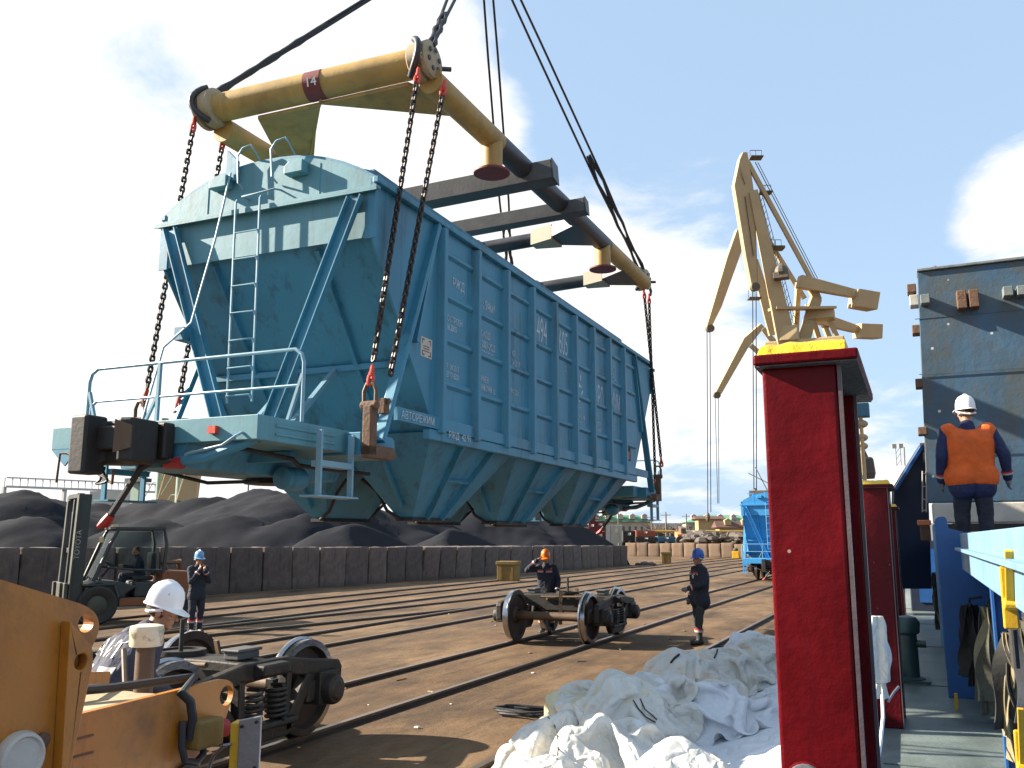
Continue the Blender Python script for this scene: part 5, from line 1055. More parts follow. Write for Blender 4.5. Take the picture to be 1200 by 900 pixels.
    if helmet:
        b = MB(); n = 28; rows = []
        pts = [(1.0, -.012), (1.0, .02), (.97, .06), (.86, .10), (.66, .128), (.36, .145), (.0, .15)]
        vs = []
        for sc, z in pts: vs += [H(.098*sc*math.cos(2*math.pi*q/n), -.008+.124*sc*math.sin(2*math.pi*q/n), .052+z) for q in range(n)]
        b.add(vs, [(i*n+q, i*n+(q+1) % n, (i+1)*n+(q+1) % n, (i+1)*n+q) for i in range(len(pts)-1) for q in range(n)])
        vs = []
        for q in range(n+1):
            a = 2*math.pi*q/n; fr_ = max(0, math.sin(a))**2; ex = .010+.052*fr_
            for sc, dz in ((0, .0), (ex, -.008-.022*fr_), (ex, -.013-.022*fr_), (0, -.008)): vs.append(H((.098+sc)*math.cos(a), -.008+(.124+sc)*math.sin(a), .044+dz))
        b.add(vs, [(q*4+r, q*4+(r+1) % 4, q*4+4+(r+1) % 4, q*4+4+r) for q in range(n) for r in range(4)])
        ridge = [H(0, -.008+.124*math.cos(a_)*.93, .05+.152*math.sin(a_)) for a_ in [math.pi*(.12+.76*q/10) for q in range(11)]]
        b.path(ridge, .014, 6); he = b.build('helmet', helmet, t, smooth=True)
        b = MB(); b.path([H(-.082, .0, .04), H(-.080, .012, -.05), H(-.04, .06, -.105), H(0, .08, -.112), H(.04, .06, -.105), H(.080, .012, -.05), H(.082, .0, .04)], .005, 5); b.build('chin_strap', 'strapb', he) if False else None
        b = MB(); b.path([H(-.088, .02, .022), H(-.08, -.06, -.005), H(0, -.108, -.02), H(.08, -.06, -.005), H(.088, .02, .022)], .012, 6); b.build('headband', 'white', he, smooth=True)
    return t, Q, H, jk
def head_to(v): return math.atan2(-v.x, v.y)      # rotation that turns local +Y to v
# 1 the man bending over the near bogie
NP = at(127, 760, 5.9); NP.z = 0
P1, Q1, H1, jk1 = person((NP.x-.06, NP.y, 0), head_to(RT*.72+FW*.70), 'white helmeted worker looking down at the nearest bogie, letters on his jacket back', 'navylight', J=dict(elL=(-.24, .20, 1.13), wrL=(-.18, .42, 1.0), elR=(.25, .18, 1.12), wrR=(.16, .40, .98)), helmet='helmw', lean=(.05, .32), nod=.26, headturn=-.72, stripes=False, h=1.77, vx=.010, wide=1.3, bulk=1.15)
yb = Q1['chest']
from mathutils.bvhtree import BVHTree
bv1 = BVHTree.FromPolygons([v.co for v in jk1.data.vertices], [tuple(p.vertices) for p in jk1.data.polygons])
def press(o, off=.006):               # lay a flat mesh on the back of the jacket
    for v in o.data.vertices:
        h_ = bv1.ray_cast(V((v.co.x, -1.5, v.co.z)), V((0, 1, 0)))[0]
        if h_ is not None: v.co.y = h_.y-off+(v.co.y-yb.y+.172)*.0
    return o
def on_back(s, x, z, size, name='back_letters'):
    return text(s, size, frame(yb+V((x, -.152-.02, z)), (1, .0, 0), (0, .25, 1)), 'reflect', jk1, name=name, squash=1.0, ext=.004)
press(on_back('АМТ', -.15, .02, .145))
for x0_, x1_ in ((-.19, -.06), (.05, .19)):
    b = MB(); n_ = 12; b.add([yb+V((x0_+(x1_-x0_)*q/n_, -.17, z_)) for q in range(n_+1) for z_ in (-.075, -.035)], [(q*2, q*2+2, q*2+3, q*2+1) for q in range(n_)]); press(b.build('reflective_band', 'reflect', jk1))
for a in ((-.03, .02), (0, -.01), (.03, .02)): b = MB(); c = H1(.082+.0, a[0], .115); b.beam(c, c+V((0, 0, .018)), .006, .010); b.build('helmet_mark', 'dark', P1)
# 2 worker by the forklift, both hands at his face
P = V((-14.68, 15.69, 0)); tocam = -P.normalized()
person(P, head_to(tocam*.8+RT*.55), 'worker in navy overalls with pale blue helmet and hands at his mouth, by the forklift', 'navy', J=dict(elL=(-.22, .10, 1.13), wrL=(-.07, .20, 1.36), elR=(.22, .12, 1.13), wrR=(.08, .20, 1.36), hdL=(-.03, .16, 1.50), hdR=(.04, .17, 1.48)), helmet='helmlb', h=1.70, nod=.05)
# 3 worker behind the far bogie, saluting
P = at(640, 640, 19.9); P.z = 0; tocam = -P.normalized()
person(P, head_to(tocam*.95-RT*.2), 'worker in orange helmet shading his eyes behind the loose bogie', 'navy', J=dict(elR=(.40, .12, 1.34), wrR=(.17, .20, 1.55), hdR=(.05, .16, 1.63), elL=(-.26, -.02, 1.13), wrL=(-.26, .12, .90), hdL=(-.25, .2, .84)), helmet='helmo', h=1.74, gloves='glove', lean=(0, .05), nod=.15)
# 4 worker in profile at the right
P = V((-4.06, 18.16, 0))
person(P, head_to(-RT*.95-FW*.30), 'stout worker in navy jacket and blue helmet standing sideways beside the bogie', 'navy', J=dict(elL=(-.23, .06, 1.13), wrL=(-.12, .30, 1.06), elR=(.25, -.02, 1.12), wrR=(.25, .08, .86), kneeL=(-.10, .09, .50), ankL=(-.10, .10, .10)), helmet='helmb', trous='trous', gloves='glove', h=1.76, badge=True, wide=1.25, bulk=1.10)
# 5 hi-vis worker on the hatch coaming
P = at(1143, 612, 10.05); P.z = 1.80
person(P, head_to(FW*.97+RT*.2), 'worker in orange vest and white helmet seen from behind on the hatch coaming', 'royal', J=dict(shL=(-.225, 0, 1.40), shR=(.225, 0, 1.40), elL=(-.30, -.03, 1.13), wrL=(-.28, .10, .88), elR=(.33, -.06, 1.14), wrR=(.37, .02, .90), kneeL=(-.11, .06, .50), ankL=(-.11, .08, .10), kneeR=(.11, .00, .50)), helmet='helmw', trous='navy', gloves='glove', vest='vest', h=1.78, headturn=.15, chest_tape=False, wide=1.35, bulk=1.10)
# ------------------------------------------------------------------ forklift
FL = V((-18.4, 17.2, 0)); fwd = (-RT*.80-V((FW.x, FW.y, 0))*.6).normalized(); FH = head_to(fwd)
fk = thing('forklift', 'big forklift truck with tall black mast in front of the block wall', 'forklift', FL, FH)
def fm(): return MB()
b = fm()
for x in (-.52, .52): b.beam((x, 1.33, .25), (x, 1.25, 3.12), .20, .30, up=(0, 1, 0)); b.beam((x*.74, 1.46, .3), (x*.74, 1.38, 2.98), .10, .16, up=(0, 1, 0))
for z in (.5, 1.7, 3.02): b.box((-.55, 1.26, z), (.55, 1.42, z+.12))
b.build('mast', 'forkdark', fk, bevel=.01)
b = fm()
for x in (-.615, .615): b.beam((x, 1.48, .25), (x, 1.40, 3.10), .20, .03, up=(0, 1, 0))
b.build('mast_flange', 'forkgreen', fk)
b = fm(); b.tube((-.12, 1.36, .4), (-.12, 1.34, 2.7), .05); b.tube((.12, 1.36, .4), (.12, 1.34, 2.7), .05); b.build('lift_cylinder', 'alu', fk, smooth=True)
text('TOYOTA', .17, frame((-.628, 1.30, 1.55), (0, -.03, 1), (0, 1, .03)), 'reflect', fk)
text('TOYOTA', .17, frame((.628, 1.42, 1.50), (0, -.03, 1), (0, -1, -.03)), 'reflect', fk)
b = fm(); b.box((-.7, 1.50, .55), (.7, 1.58, 1.0)); b.build('carriage', 'forkgreen', fk, bevel=.01)
for x in (-.4, .4): b = fm(); b.box((x-.08, 1.58, .42), (x+.08, 1.64, 1.0)); b.box((x-.08, 1.6, .40), (x+.08, 2.7, .45)); b.build('fork', 'forkgreen', fk)
b = fm(); b.prism([(-.6, -1.55, .45), (-.6, -1.68, .75), (-.6, -1.6, 1.2), (-.6, -.72, 1.26), (-.6, -.62, .5), (-.6, -1.1, .38)], (1.2, 0, 0)); b.build('counterweight', 'orange_dull', fk, bevel=.04)
b = fm(); b.box((-.58, -.66, .40), (.58, .40, .62)); b.box((-.56, -.60, .622), (.56, -.05, .98)); b.build('chassis', 'forkdark', fk, bevel=.03)
b = fm(); b.box((-.61, -.55, .42), (-.582, .30, .60)); b.build('side_step', 'orange_dull', fk)
b = fm(); b.prism([(-.62, -.1, .88), (-.62, .4, .54), (-.62, .95, .54), (-.62, 1.0, .95), (-.62, .8, 1.05), (-.62, .3, 1.0)], (1.24, 0, 0)); b.build('cowl', 'forkdark', fk, bevel=.03)
b = fm(); zr = 2.28
for x in (-.56, .56):
    b.path([(x, .92, 1.02), (x, .60, 1.9), (x, .42, zr), (x, -.68, zr), (x, -.76, 1.9), (x, -.72, 1.2)], .045, 8)
    b.path([(x, .62, 1.35), (x, .0, 1.28), (x, -.72, 1.25)], .03, 6); b.path([(x, .55, zr), (x, .2, 1.3)], .025, 6) if False else None
b.box((-.6, -.7, zr), (.6, .5, zr+.05)); b.box((-.58, .74, .9), (.58, .8, 1.1)); b.build('cab_frame', 'forkdark', fk, smooth=True)
b = fm(); b.box((-.545, -.66, 1.30), (-.540, .50, 2.22)); b.box((.540, -.66, 1.30), (.545, .50, 2.22)); b.prism([(-.52, .90, 1.08), (.52, .90, 1.08), (.52, .46, 2.2), (-.52, .46, 2.2)], (0, -.006, 0)); b.build('windows', 'glass', fk)
for x in (-.4, .38): b = fm(); b.box((x-.14, .44, zr+.052), (x+.14, .56, zr+.12)); b.build('roof_lamp', 'mirrorish', fk)
b = fm(); b.lathe([(.06, 0), (.06, .12), (.04, .15)], (-.3, .75, 1.95), (0, 0, 1), 10); b.build('side_lamp', 'mirrorish', fk)
for y, r_, wd in ((.82, .46, .32), (-1.02, .36, .24)):
    for s in (-1, 1):
        x0 = s*(.46 if y > 0 else .44); b = fm(); b.lathe([(r_*.45, 0), (r_*.55, .02), (r_*.9, 0), (r_, .05), (r_, wd-.05), (r_*.9, wd), (r_*.6, wd-.02), (r_*.5, wd-.07), (.05, wd-.06)], (x0, y, r_), (s, 0, 0), 28); w = b.build('wheel', 'tyre', fk, smooth=True)
        b = fm(); b.lathe([(r_*.5, wd-.065), (r_*.3, wd-.03), (.04, wd-.02)], (x0, y, r_), (s, 0, 0), 20); b.build('rim', 'forkgreen', w, smooth=True)
for s in (-1, 1):
    b = fm(); b.path([(s*.62, .35, .62), (s*.62, .45, .92), (s*.62, .82, 1.0), (s*.62, 1.15, .9)], .05, 6); b.box((min(s*.45, s*.74), .42, .93), (max(s*.45, s*.74), 1.2, .97)); b.build('mudguard', 'forkdark', fk, smooth=True)
b = fm(); b.box((-.28, -.55, 1.0), (.28, -.05, 1.12)); b.box((-.26, -.62, 1.12), (.26, -.5, 1.7)); b.build('seat', 'rubber', fk, bevel=.04)
b = fm(); b.lathe([(.17, 0), (.19, .015), (.17, .03)], (0, .42, 1.38), (0, -.5, .86), 20, True); b.tube((0, .42, 1.38), (0, .62, 1.1), .03); b.build('steering_wheel', 'rubber', fk)
b = fm(); b.path([(-.2, -.9, 1.25), (-.2, -.8, 1.42), (.15, -1.3, 1.45), (.2, -1.35, 1.27)], .08, 8); b.build('exhaust_cover', 'rustbrown', fk, smooth=True)
sp = FL+Matrix.Rotation(FH, 3, 'Z') @ V((0, -.28, .22)); sp.z = .26
person(sp, FH, 'forklift driver in dark jacket sitting inside the cab', 'navy', J=dict(hipL=(-.10, 0, .90), hipR=(.10, 0, .90), kneeL=(-.14, .42, .92), kneeR=(.14, .42, .92), ankL=(-.14, .50, .50), ankR=(.14, .50, .50), elL=(-.26, .15, 1.15), elR=(.26, .15, 1.15), wrL=(-.12, .42, 1.18), wrR=(.12, .42, 1.18)), helmet=None, seated=True, h=1.60, stripes=False, lean=(0, .1))
# ------------------------------------------------------------------ orange machine in the corner
mc = thing('loading_machine', 'big orange machine with pin holes and a dirty beacon in the lower left corner', 'machine', (-3.35, 2.6, 0)); MO = (-3.35, 2.6, 0)
def mm(): return MB(MO)
def plate_with_hole(b, poly, hc, hr, ax, n=20):
    # a plate from a closed outline (3d, planar, seen along ax) with one round hole, thickness ext
    pass
import bmesh
def holed(name, outline, holes, ext, m_, parent, org, bevel=.006):
    # outline and holes are 2-d lists (u, v) mapped by fn to 3-d; filled with holes and extruded
    fn, ev = ext; bm = bmesh.new(); es = []
    for loop in [outline]+holes:
        vs = [bm.verts.new(fn(u, v)-V(org)) for u, v in loop]; es += [bm.edges.new((vs[i], vs[(i+1) % len(vs)])) for i in range(len(vs))]
    r = bmesh.ops.triangle_fill(bm, edges=es, use_beauty=True); fs = [g_ for g_ in r['geom'] if isinstance(g_, bmesh.types.BMFace)]
    e = bmesh.ops.extrude_face_region(bm, geom=fs); bmesh.ops.translate(bm, verts=[g_ for g_ in e['geom'] if isinstance(g_, bmesh.types.BMVert)], vec=ev)
    bmesh.ops.recalc_face_normals(bm, faces=bm.faces); me = bpy.data.meshes.new(name); bm.to_mesh(me); bm.free(); me.materials.append(M[m_]); o = bpy.data.objects.new(name, me); C.objects.link(o); o.parent = parent
    if bevel: bv = o.modifiers.new('bevel', 'BEVEL'); bv.width = bevel; bv.segments = 2; bv.limit_method = 'ANGLE'; bv.angle_limit = math.radians(50)
    return o
def circ(c, r, n=22): return [(c[0]+r*math.cos(2*math.pi*k/n), c[1]+r*math.sin(2*math.pi*k/n)) for k in range(n)]
def rounded(pts, rad):
    # round chosen corners of a 2-d outline: rad is a dict index -> radius
    out = []
    for i, p in enumerate(pts):
        r = rad.get(i, 0); p = V((*p, 0))
        if not r: out.append((p.x, p.y)); continue
        a = (V((*pts[i-1], 0))-p).normalized(); c = (V((*pts[(i+1) % len(pts)], 0))-p).normalized()
        for k in range(7): t = k/6; q = (p+a*r)*(1-t)**2+p*2*t*(1-t)+(p+c*r)*t*t; out.append((q.x, q.y))
    return out
XF = -3.0
def yzpix(x, y, X=XF): p = onx(x, y, X); return (p.y, p.z)
side = [yzpix(40, 850), yzpix(268, 794), yzpix(276, 806), yzpix(262, 850), yzpix(238, 880), yzpix(228, 930), yzpix(60, 1000)]
holed('side_plate', rounded(side, {1: .06, 2: .05}), [circ(yzpix(265.5, 815), .045)], (lambda u, v: V((XF, u, v)), V((-.03, 0, 0))), 'orange_m', mc, MO)
b = mm(); p0 = onx(60, 846, XF-.032); p1 = onx(228, 805, XF-.032); zt = (p0.z+p1.z)/2-.03
b.prism([(XF-.034, 1.9, zt-1.2), (XF-.034, 3.25, zt-1.2), (XF-.034, 3.25, zt), (XF-.034, 1.9, zt)], (-.72, 0, 0)); b.build('boom_box', 'cream', mc, bevel=.01)
b = mm(); b.prism([(XF-.76, 1.9, zt-.6), (XF-.76, 3.4, zt-.6), (XF-.76, 3.45, zt+.04), (XF-.76, 3.2, zt+.07), (XF-.76, 1.9, zt+.03)], (-.03, 0, 0)); b.build('far_side_plate', 'orange_m', mc)
# upright plate and its stiffener at the left edge
XU = -2.62
up_ = [yzpix(-60, 660, XU), yzpix(0, 679, XU), yzpix(97, 708, XU), yzpix(117, 720, XU), yzpix(116, 742, XU), yzpix(104, 766, XU), yzpix(78, 900, XU), yzpix(60, 1010, XU), yzpix(-80, 1010, XU)]
holed('upright_plate', rounded(up_, {2: .03, 3: .05, 4: .03}), [circ(yzpix(101, 730, XU), .032)], (lambda u, v: V((XU, u, v)), V((-.05, 0, 0))), 'orange_m', mc, MO)
rb = [yzpix(76, 727, XU+.02), yzpix(103, 758, XU+.02), yzpix(104, 775, XU+.02), yzpix(76, 905, XU+.02), yzpix(70, 1000, XU+.02), yzpix(60, 1000, XU+.02)]
holed('stiffener', rounded(rb, {1: .02}), [circ(yzpix(89, 775, XU+.02), .026)], (lambda u, v: V((XU+.045, u, v)), V((-.042, 0, 0))), 'orange_m', mc, MO)
b = mm(); p = onx(2, 700, XU+.01); q = onx(0, 790, XU+.01); b.beam(V((XU+.02, p.y-.05, p.z)), V((XU+.02, q.y-.05, q.z)), .04, .06, up=(1, 0, 0)); b.build('edge_bar', 'orange_m', mc)
p = onx(19, 888, XU); b = mm(); b.lathe([(.080, 0), (.083, .015), (.076, .035), (.066, .04), (.060, .032), (.02, .032)], p, (1, 0, 0), 28); pc = b.build('pivot_cap', 'offwhite', mc, smooth=True)
text('ЕКС', .05, frame(p+V((.047, -.05, -.02)), (0, 1, 0), (0, 0, 1)), 'spreader_dark', mc, name='cap_letters', ext=.004)
p = onx(48, 867, XU); b = mm(); b.lathe([(.022, 0), (.024, .015), (.012, .018)], p, (1, 0, 0), 14); b.build('plug', 'rustbrown', mc, smooth=True)
for y_ in (868, 888):
    p, q = onx(82, y_, XF), onx(109, y_-7, XF); b = mm(); b.beam(p+V((.002, 0, 0)), q+V((.002, 0, 0)), .006, .008); b.build('weld_seam', 'rustbrown', mc)
# beacon on its post
p = at(171, 757, 4.2); b = mm(); b.tube((p.x, p.y, zt-.05), (p.x, p.y, p.z), .043, n=16); b.build('beacon_post', 'axle', mc, smooth=True)
b = mm(); b.lathe([(.072, 0), (.076, .012), (.076, .06), (.078, .065), (.074, .092), (.05, .098)], p-V((0, 0, .0)), (0, 0, 1), 26); b.build('beacon', 'beaconw', mc, smooth=True)
# hoses and cable over the top, lamp box and grey plate at the end
hz = zt+.03
b = mm(); pts = [V((XF-.55, 2.45, hz)), V((XF-.45, 2.8, hz+.02)), V((XF-.30, 3.05, hz+.02)), V((XF-.05, 3.28, hz+.05))]+[onx(212, 812, XF+.03), onx(223, 822, XF+.05), onx(226, 842, XF+.05), onx(222, 866, XF+.04)]
b.path(pts, .02, 8); b.build('hose', 'rubber', mc, smooth=True)
b = mm(); b.path([V((XF-.62, 2.2, hz)), V((XF-.5, 2.6, hz+.03)), V((XF-.42, 3.0, hz+.02)), V((XF-.55, 3.35, hz-.03)), V((XF-.68, 3.45, hz+.12))], .013, 7); b.build('cable', 'axle', mc, smooth=True)
b = mm(); b.path([onx(214, 845, XF+.03), onx(213, 875, XF+.04), onx(217, 892, XF+.05), onx(230, 893, XF+.06), onx(238, 884, XF+.06), onx(238, 872, XF+.05)], .016, 8); b.build('hose', 'rubber', mc, smooth=True)
c = onx(240, 858, XF+.04); b = mm(); b.box(tuple(c-V((.04, .09, .06))), tuple(c+V((.05, .07, .06)))); b.build('lamp_housing', 'ochre', mc, bevel=.012)
b = mm(); b.lathe([(.035, 0), (.04, .05), (.03, .06)], c+V((.0, .07, 0)), (.3, 1, 0), 16); b.build('red_lamp', 'darkred', mc, smooth=True)
b = mm(); p = onx(217, 905, XF); b.lathe([(.09, 0), (.09, .02), (.02, .03)], p+V((.0, 0, -.05)), (1, 0, 0), 22); b.build('pin_boss', 'rubber', mc, smooth=True)
c0 = at(264, 862, 4.0); c1 = at(303, 850, 4.0)
b = mm(); dd = (c1-c0); dd.z = 0; dl = dd.normalized(); nb = V((-dl.y, dl.x, 0))
P0 = at(277, 905, 3.9); b.prism([P0+nb*.0, P0+dl*.098, P0+dl*.098+V((0, 0, .235)), P0+V((0, 0, .215))], nb*.02); b.build('grey_plate', 'alu', mc, bevel=.004)
b = mm(); b.prism([P0-dl*.045+nb*.022, P0+dl*.07+nb*.022, P0+dl*.07+nb*.022+V((0, 0, .20)), P0-dl*.045+nb*.022+V((0, 0, .20))], nb*.08); b.build('yellow_box', 'yellow', mc, bevel=.006)
for u, v_ in ((.015, .19), (.08, .21), (.08, .02)): b = mm(); q = P0+dl*u+V((0, 0, v_)); b.tube(q, q-nb*.012, .007, n=8); b.build('bolt', 'dark', mc)
b = mm(); b.path([onx(243, 905, XF+.02), onx(250, 886, XF+.05), P0-dl*.06+V((0, 0, .11)), P0-dl*.03+V((0, 0, .115))], .008, 6); b.build('cable', 'alu', mc, smooth=True)
b = mm(); b.box((-3.9, .6, 0), (-2.75, 3.0, .75)); b.build('chassis', 'forkdark', mc, bevel=.03)
# ------------------------------------------------------------------ white bulk bags on the quay
M['bagy'] = mat('yellowed_plastic', (.56, .50, .33), .45, var=.1, vs=3, dirt=.3, dcol=(.4, .28, .12), ds=3, dlo=.55, dhi=.7, bump=.2, bs=9)
import numpy as np
HX0, HY0, HRES = -4.6, 3.2, .03
HN = (int(5.0/HRES), int(13.5/HRES)); HGX, HGY = np.meshgrid(HX0+np.arange(HN[0])*HRES, HY0+np.arange(HN[1])*HRES, indexing='ij')
HEAP = np.zeros(HN)
def mound(c, r, z, el=1.0, rot=0):
    dx, dy = HGX-c[0], HGY-c[1]; u = dx*math.cos(rot)+dy*math.sin(rot); w = -dx*math.sin(rot)+dy*math.cos(rot)
    d2 = (u/(r*el))**2+(w/r)**2; np.maximum(HEAP, z*np.clip(1-d2, 0, 1)**.40, out=HEAP)
def hs(x, y):
    i = np.clip((x-HX0)/HRES, 0, HN[0]-1.01); k = np.clip((y-HY0)/HRES, 0, HN[1]-1.01); a = i.astype(int); b_ = k.astype(int); f, g_ = i-a, k-b_
    return (HEAP[a, b_]*(1-f)+HEAP[a+1, b_]*f)*(1-g_)+(HEAP[a, b_+1]*(1-f)+HEAP[a+1, b_+1]*f)*g_
def drape(c, lx, ly, slack, rot, seed, step=.034, steps=34, its=8, bend=.65, rough=.15):
    # position based cloth: a slack sheet dropped over the heap, folding where it has too much length
    rg = np.random.RandomState(seed); nx, ny = int(lx*slack/step), int(ly*slack/step); r0 = step
    U, W_ = np.meshgrid(np.linspace(-.5, .5, nx)*lx, np.linspace(-.5, .5, ny)*ly, indexing='ij')
    e = np.zeros((nx, ny))
    for k in range(16):
        kx, ky, ph = rg.normal(0, 8.5), rg.normal(0, 8.5), rg.uniform(0, 6.3); e += np.sin(U*kx+W_*ky+ph+1.5*np.sin(U*4+W_*3+k))
    e = np.abs(e/4)-.3
    P = np.empty((nx, ny, 3)); P[..., 0] = c[0]+U*math.cos(rot)-W_*math.sin(rot); P[..., 1] = c[1]+U*math.sin(rot)+W_*math.cos(rot)
    P[..., :2] += rg.normal(0, .004, (nx, ny, 2)); P[..., 2] = hs(P[..., 0], P[..., 1])+.10+rough*e
    vel = np.zeros_like(P); dt = 1/45
    def pj(A, B, r, k):
        d = B-A; ln = np.sqrt((d*d).sum(-1, keepdims=True))+1e-9; q = d*((ln-r)/ln*(.5*k)); A += q; B -= q
    def run(ax, sp, r, k):
        n = P.shape[ax]
        for s in range(2*sp):
            ia = [x for x in range(s, n-sp, 2*sp)] if False else slice(s, n-sp, 2*sp)
            ib = slice(s+sp, n, 2*sp)
            if ax == 0:
                A, B = P[ia], P[ib]; m_ = min(len(A), len(B)); pj(A[:m_], B[:m_], r, k)
            else:
                A, B = P[:, ia], P[:, ib]; m_ = min(A.shape[1], B.shape[1]); pj(A[:, :m_], B[:, :m_], r, k)
    for t in range(steps):
        X0 = P.copy(); vel[..., 2] -= 3.2*dt; P += vel*dt
        for it in range(its):
            run(0, 1, r0, 1); run(1, 1, r0, 1)
            if it == its-1:
                run(0, 2, r0*2, bend); run(1, 2, r0*2, bend); run(0, 4, r0*4, bend*.5); run(1, 4, r0*4, bend*.5)
                for s in (0, 1):
                    for q in (0, 1):
                        a, b_, c_, d_ = P[s:-1:2, q:-1:2], P[s+1::2, q+1::2], P[s+1::2, q:-1:2], P[s:-1:2, q+1::2]
                        m0, m1 = min(a.shape[0], b_.shape[0]), min(a.shape[1], b_.shape[1])
                        pj(a[:m0, :m1], b_[:m0, :m1], r0*1.414, .35); pj(c_[:m0, :m1], d_[:m0, :m1], r0*1.414, .35)
            h = hs(P[..., 0], P[..., 1])+.008; pen = P[..., 2] < h
            P[..., 2] = np.where(pen, h, P[..., 2])
            P[..., :2] = np.where(pen[..., None], P[..., :2]*.04+X0[..., :2]*.96, P[..., :2])
        vel = (P-X0)/dt*.86; sp_ = np.sqrt((vel**2).sum(-1, keepdims=True)); vel *= np.minimum(1, 2.5/np.maximum(sp_, 1e-6))
    return P
def lay(P):                            # what was dropped carries what comes next
    for a in range(3):
        Q = P if a == 0 else (P[:-1]+P[1:])/2 if a == 1 else (P[:, :-1]+P[:, 1:])/2
        i = np.clip(((Q[..., 0]-HX0)/HRES).round().astype(int), 0, HN[0]-1); k = np.clip(((Q[..., 1]-HY0)/HRES).round().astype(int), 0, HN[1]-1); np.maximum.at(HEAP, (i, k), Q[..., 2]*.97)
def cloth_obj(P, name, m_, label, cat, group=None):
    nx, ny = P.shape[:2]; b = MB((float(P[..., 0].mean()), float(P[..., 1].mean()), 0)); b.add([V(p) for p in P.reshape(-1, 3)], [(i*ny+k, (i+1)*ny+k, (i+1)*ny+k+1, i*ny+k+1) for i in range(nx-1) for k in range(ny-1)])
    o = b.build(name, m_); o.data.polygons.foreach_set('use_smooth', [True]*len(o.data.polygons)); tag(o, label, cat, group)
    sd_ = o.modifiers.new('thick', 'SOLIDIFY'); sd_.thickness = .004; sb_ = o.modifiers.new('sub', 'SUBSURF'); sb_.levels = 1; sb_.render_levels = 1
    return o
BG = [ # top pixel x, y, distance, mound radius, cloth footprint, slack, colour, label
 (880, 738, 14.6, .42, (1.0, 1.2), 1.55, 'sheet', 'small pale bag sticking up at the very back'),
 (905, 750, 13.2, .60, (1.4, 1.5), 1.60, 'bag', 'grey folded bag near the crimson post at the back'),
 (850, 764, 12.4, .50, (1.3, 1.3), 1.50, 'bag', 'bag with a dark strap behind the rounded top bag'),
 (842, 806, 8.8, .45, (1.2, 1.3), 1.55, 'sheet', 'bag half under the wide white sheet'),
 (806, 763, 10.9, .56, (1.4, 1.4), 1.53, 'bag', 'rounded bag on top of the heap with a black tape mark'),
 (690, 815, 8.5, .46, (1.2, 1.2), 1.55, 'bagy', 'yellowish bulk bag behind the left end bag'),
 (772, 785, 9.4, .48, (1.3, 1.3), 1.57, 'bag', 'tall crumpled bag at the centre of the heap'),
 (736, 806, 8.2, .46, (1.2, 1.2), 1.57, 'bag', 'bulk bag with loose dark lifting straps in the middle of the heap'),
 (645, 842, 7.2, .44, (1.1, 1.1), 1.60, 'bag', 'bulk bag at the left end of the heap with a dark seam'),
 (755, 852, 6.7, .36, (1.0, 1.0), 1.60, 'sheet', 'bluish crumpled bag in the hollow behind the front roll'),
 (705, 850, 6.7, .36, (1.0, 1.0), 1.60, 'bag', 'crumpled bag folded between the left end and the front roll'),
 (640, 884, 6.0, .34, (.95, .95), 1.60, 'bag', 'flat translucent bag at the front left corner'),
 (800, 872, 5.4, .36, (1.9, .95), 1.14, 'bag', 'long rolled white bag across the front of the heap')]
for k, (x, y, D, r, fp, sl_, m_, lb) in enumerate(BG):
    p = at(x, y, D); c = (p.x+FW.x*r*.35, p.y+FW.y*r*.35); mound(c, r, max(.12, p.z-.07), 2.1 if k == len(BG)-1 else 1.0, YAW if k == len(BG)-1 else 0)
lump = np.zeros(HN); rl = np.random.RandomState(5)
for k in range(60):
    kx, ky = rl.normal(0, 5.5, 2); lump += np.sin(HGX*kx+HGY*ky+rl.uniform(0, 6.3))
HEAP *= 1+.016*lump
ramp_ = np.clip((HGX+2.2)/1.6, 0, 1); HEAP = np.maximum(HEAP, np.where((HGY > 4.2) & (HGY < 14.2), .10+.50*ramp_-.012*(HGY-5), 0)*(ramp_ > 0))
P = drape((-1.52, 9.0), 1.66, 9.4, 1.09, 0, 40, step=.05, steps=60, rough=.05); lay(P); cloth_obj(P, 'cover_sheet', 'sheet', 'wide smooth white sheet spread from the bags up to the ship side', 'sheet')
for k, (x, y, D, r, fp, sl_, m_, lb) in enumerate(BG):
    p = at(x, y, D); c = (p.x+FW.x*r*.35, p.y+FW.y*r*.35)
    P = drape(c, fp[0], fp[1], sl_, YAW if k == len(BG)-1 else k*.7, 50+k); lay(P); cloth_obj(P, 'bulk_bag', m_, lb, 'bulk bag', 'white bulk bags heaped on the quay')
def strap_on(pts, m_, label, r=.008):
    q = []
    for p in pts:                      # from the seen point back along the line of sight until the heap is met
        d = (p-EYEP).normalized(); c = p-d*2.2
        for k in range(300):
            if c.z <= float(hs(np.array(c.x), np.array(c.y)))+.015: break
            c = c+d*.015
        q.append(c+V((0, 0, .012)))
    pts = q
    b = MB(pts[0]); b.path(pts, r, 6); tag(b.build('bag_strap', m_, smooth=True), label, 'strap', 'straps on the white bags')
strap_on([at(640+x, 850+y, 6.35-.02*i) for i, (x, y) in enumerate(((2, -8), (10, 2), (13, 14), (14, 30), (13, 42)))], 'strapd', 'dark seam strap over the left end bag', .006)
strap_on([at(x, y, 7.25) for x, y in ((742, 822), (748, 832), (757, 842), (768, 848))], 'strapd', 'black lifting strap loop on the middle bag', .007)
strap_on([at(x, y, 7.2) for x, y in ((750, 820), (756, 833), (766, 841), (770, 845))], 'strapd', 'second black lifting strap beside the loop on the middle bag', .006)
strap_on([at(x, y, 10.4) for x, y in ((786, 778), (791, 772), (796, 768))], 'strapb', 'short black tape mark on the rounded top bag', .014)
strap_on([at(x, y, 11.75) for x, y in ((837, 772), (840, 766), (841, 762))], 'strapb', 'short dark strap at the back of the heap', .012)
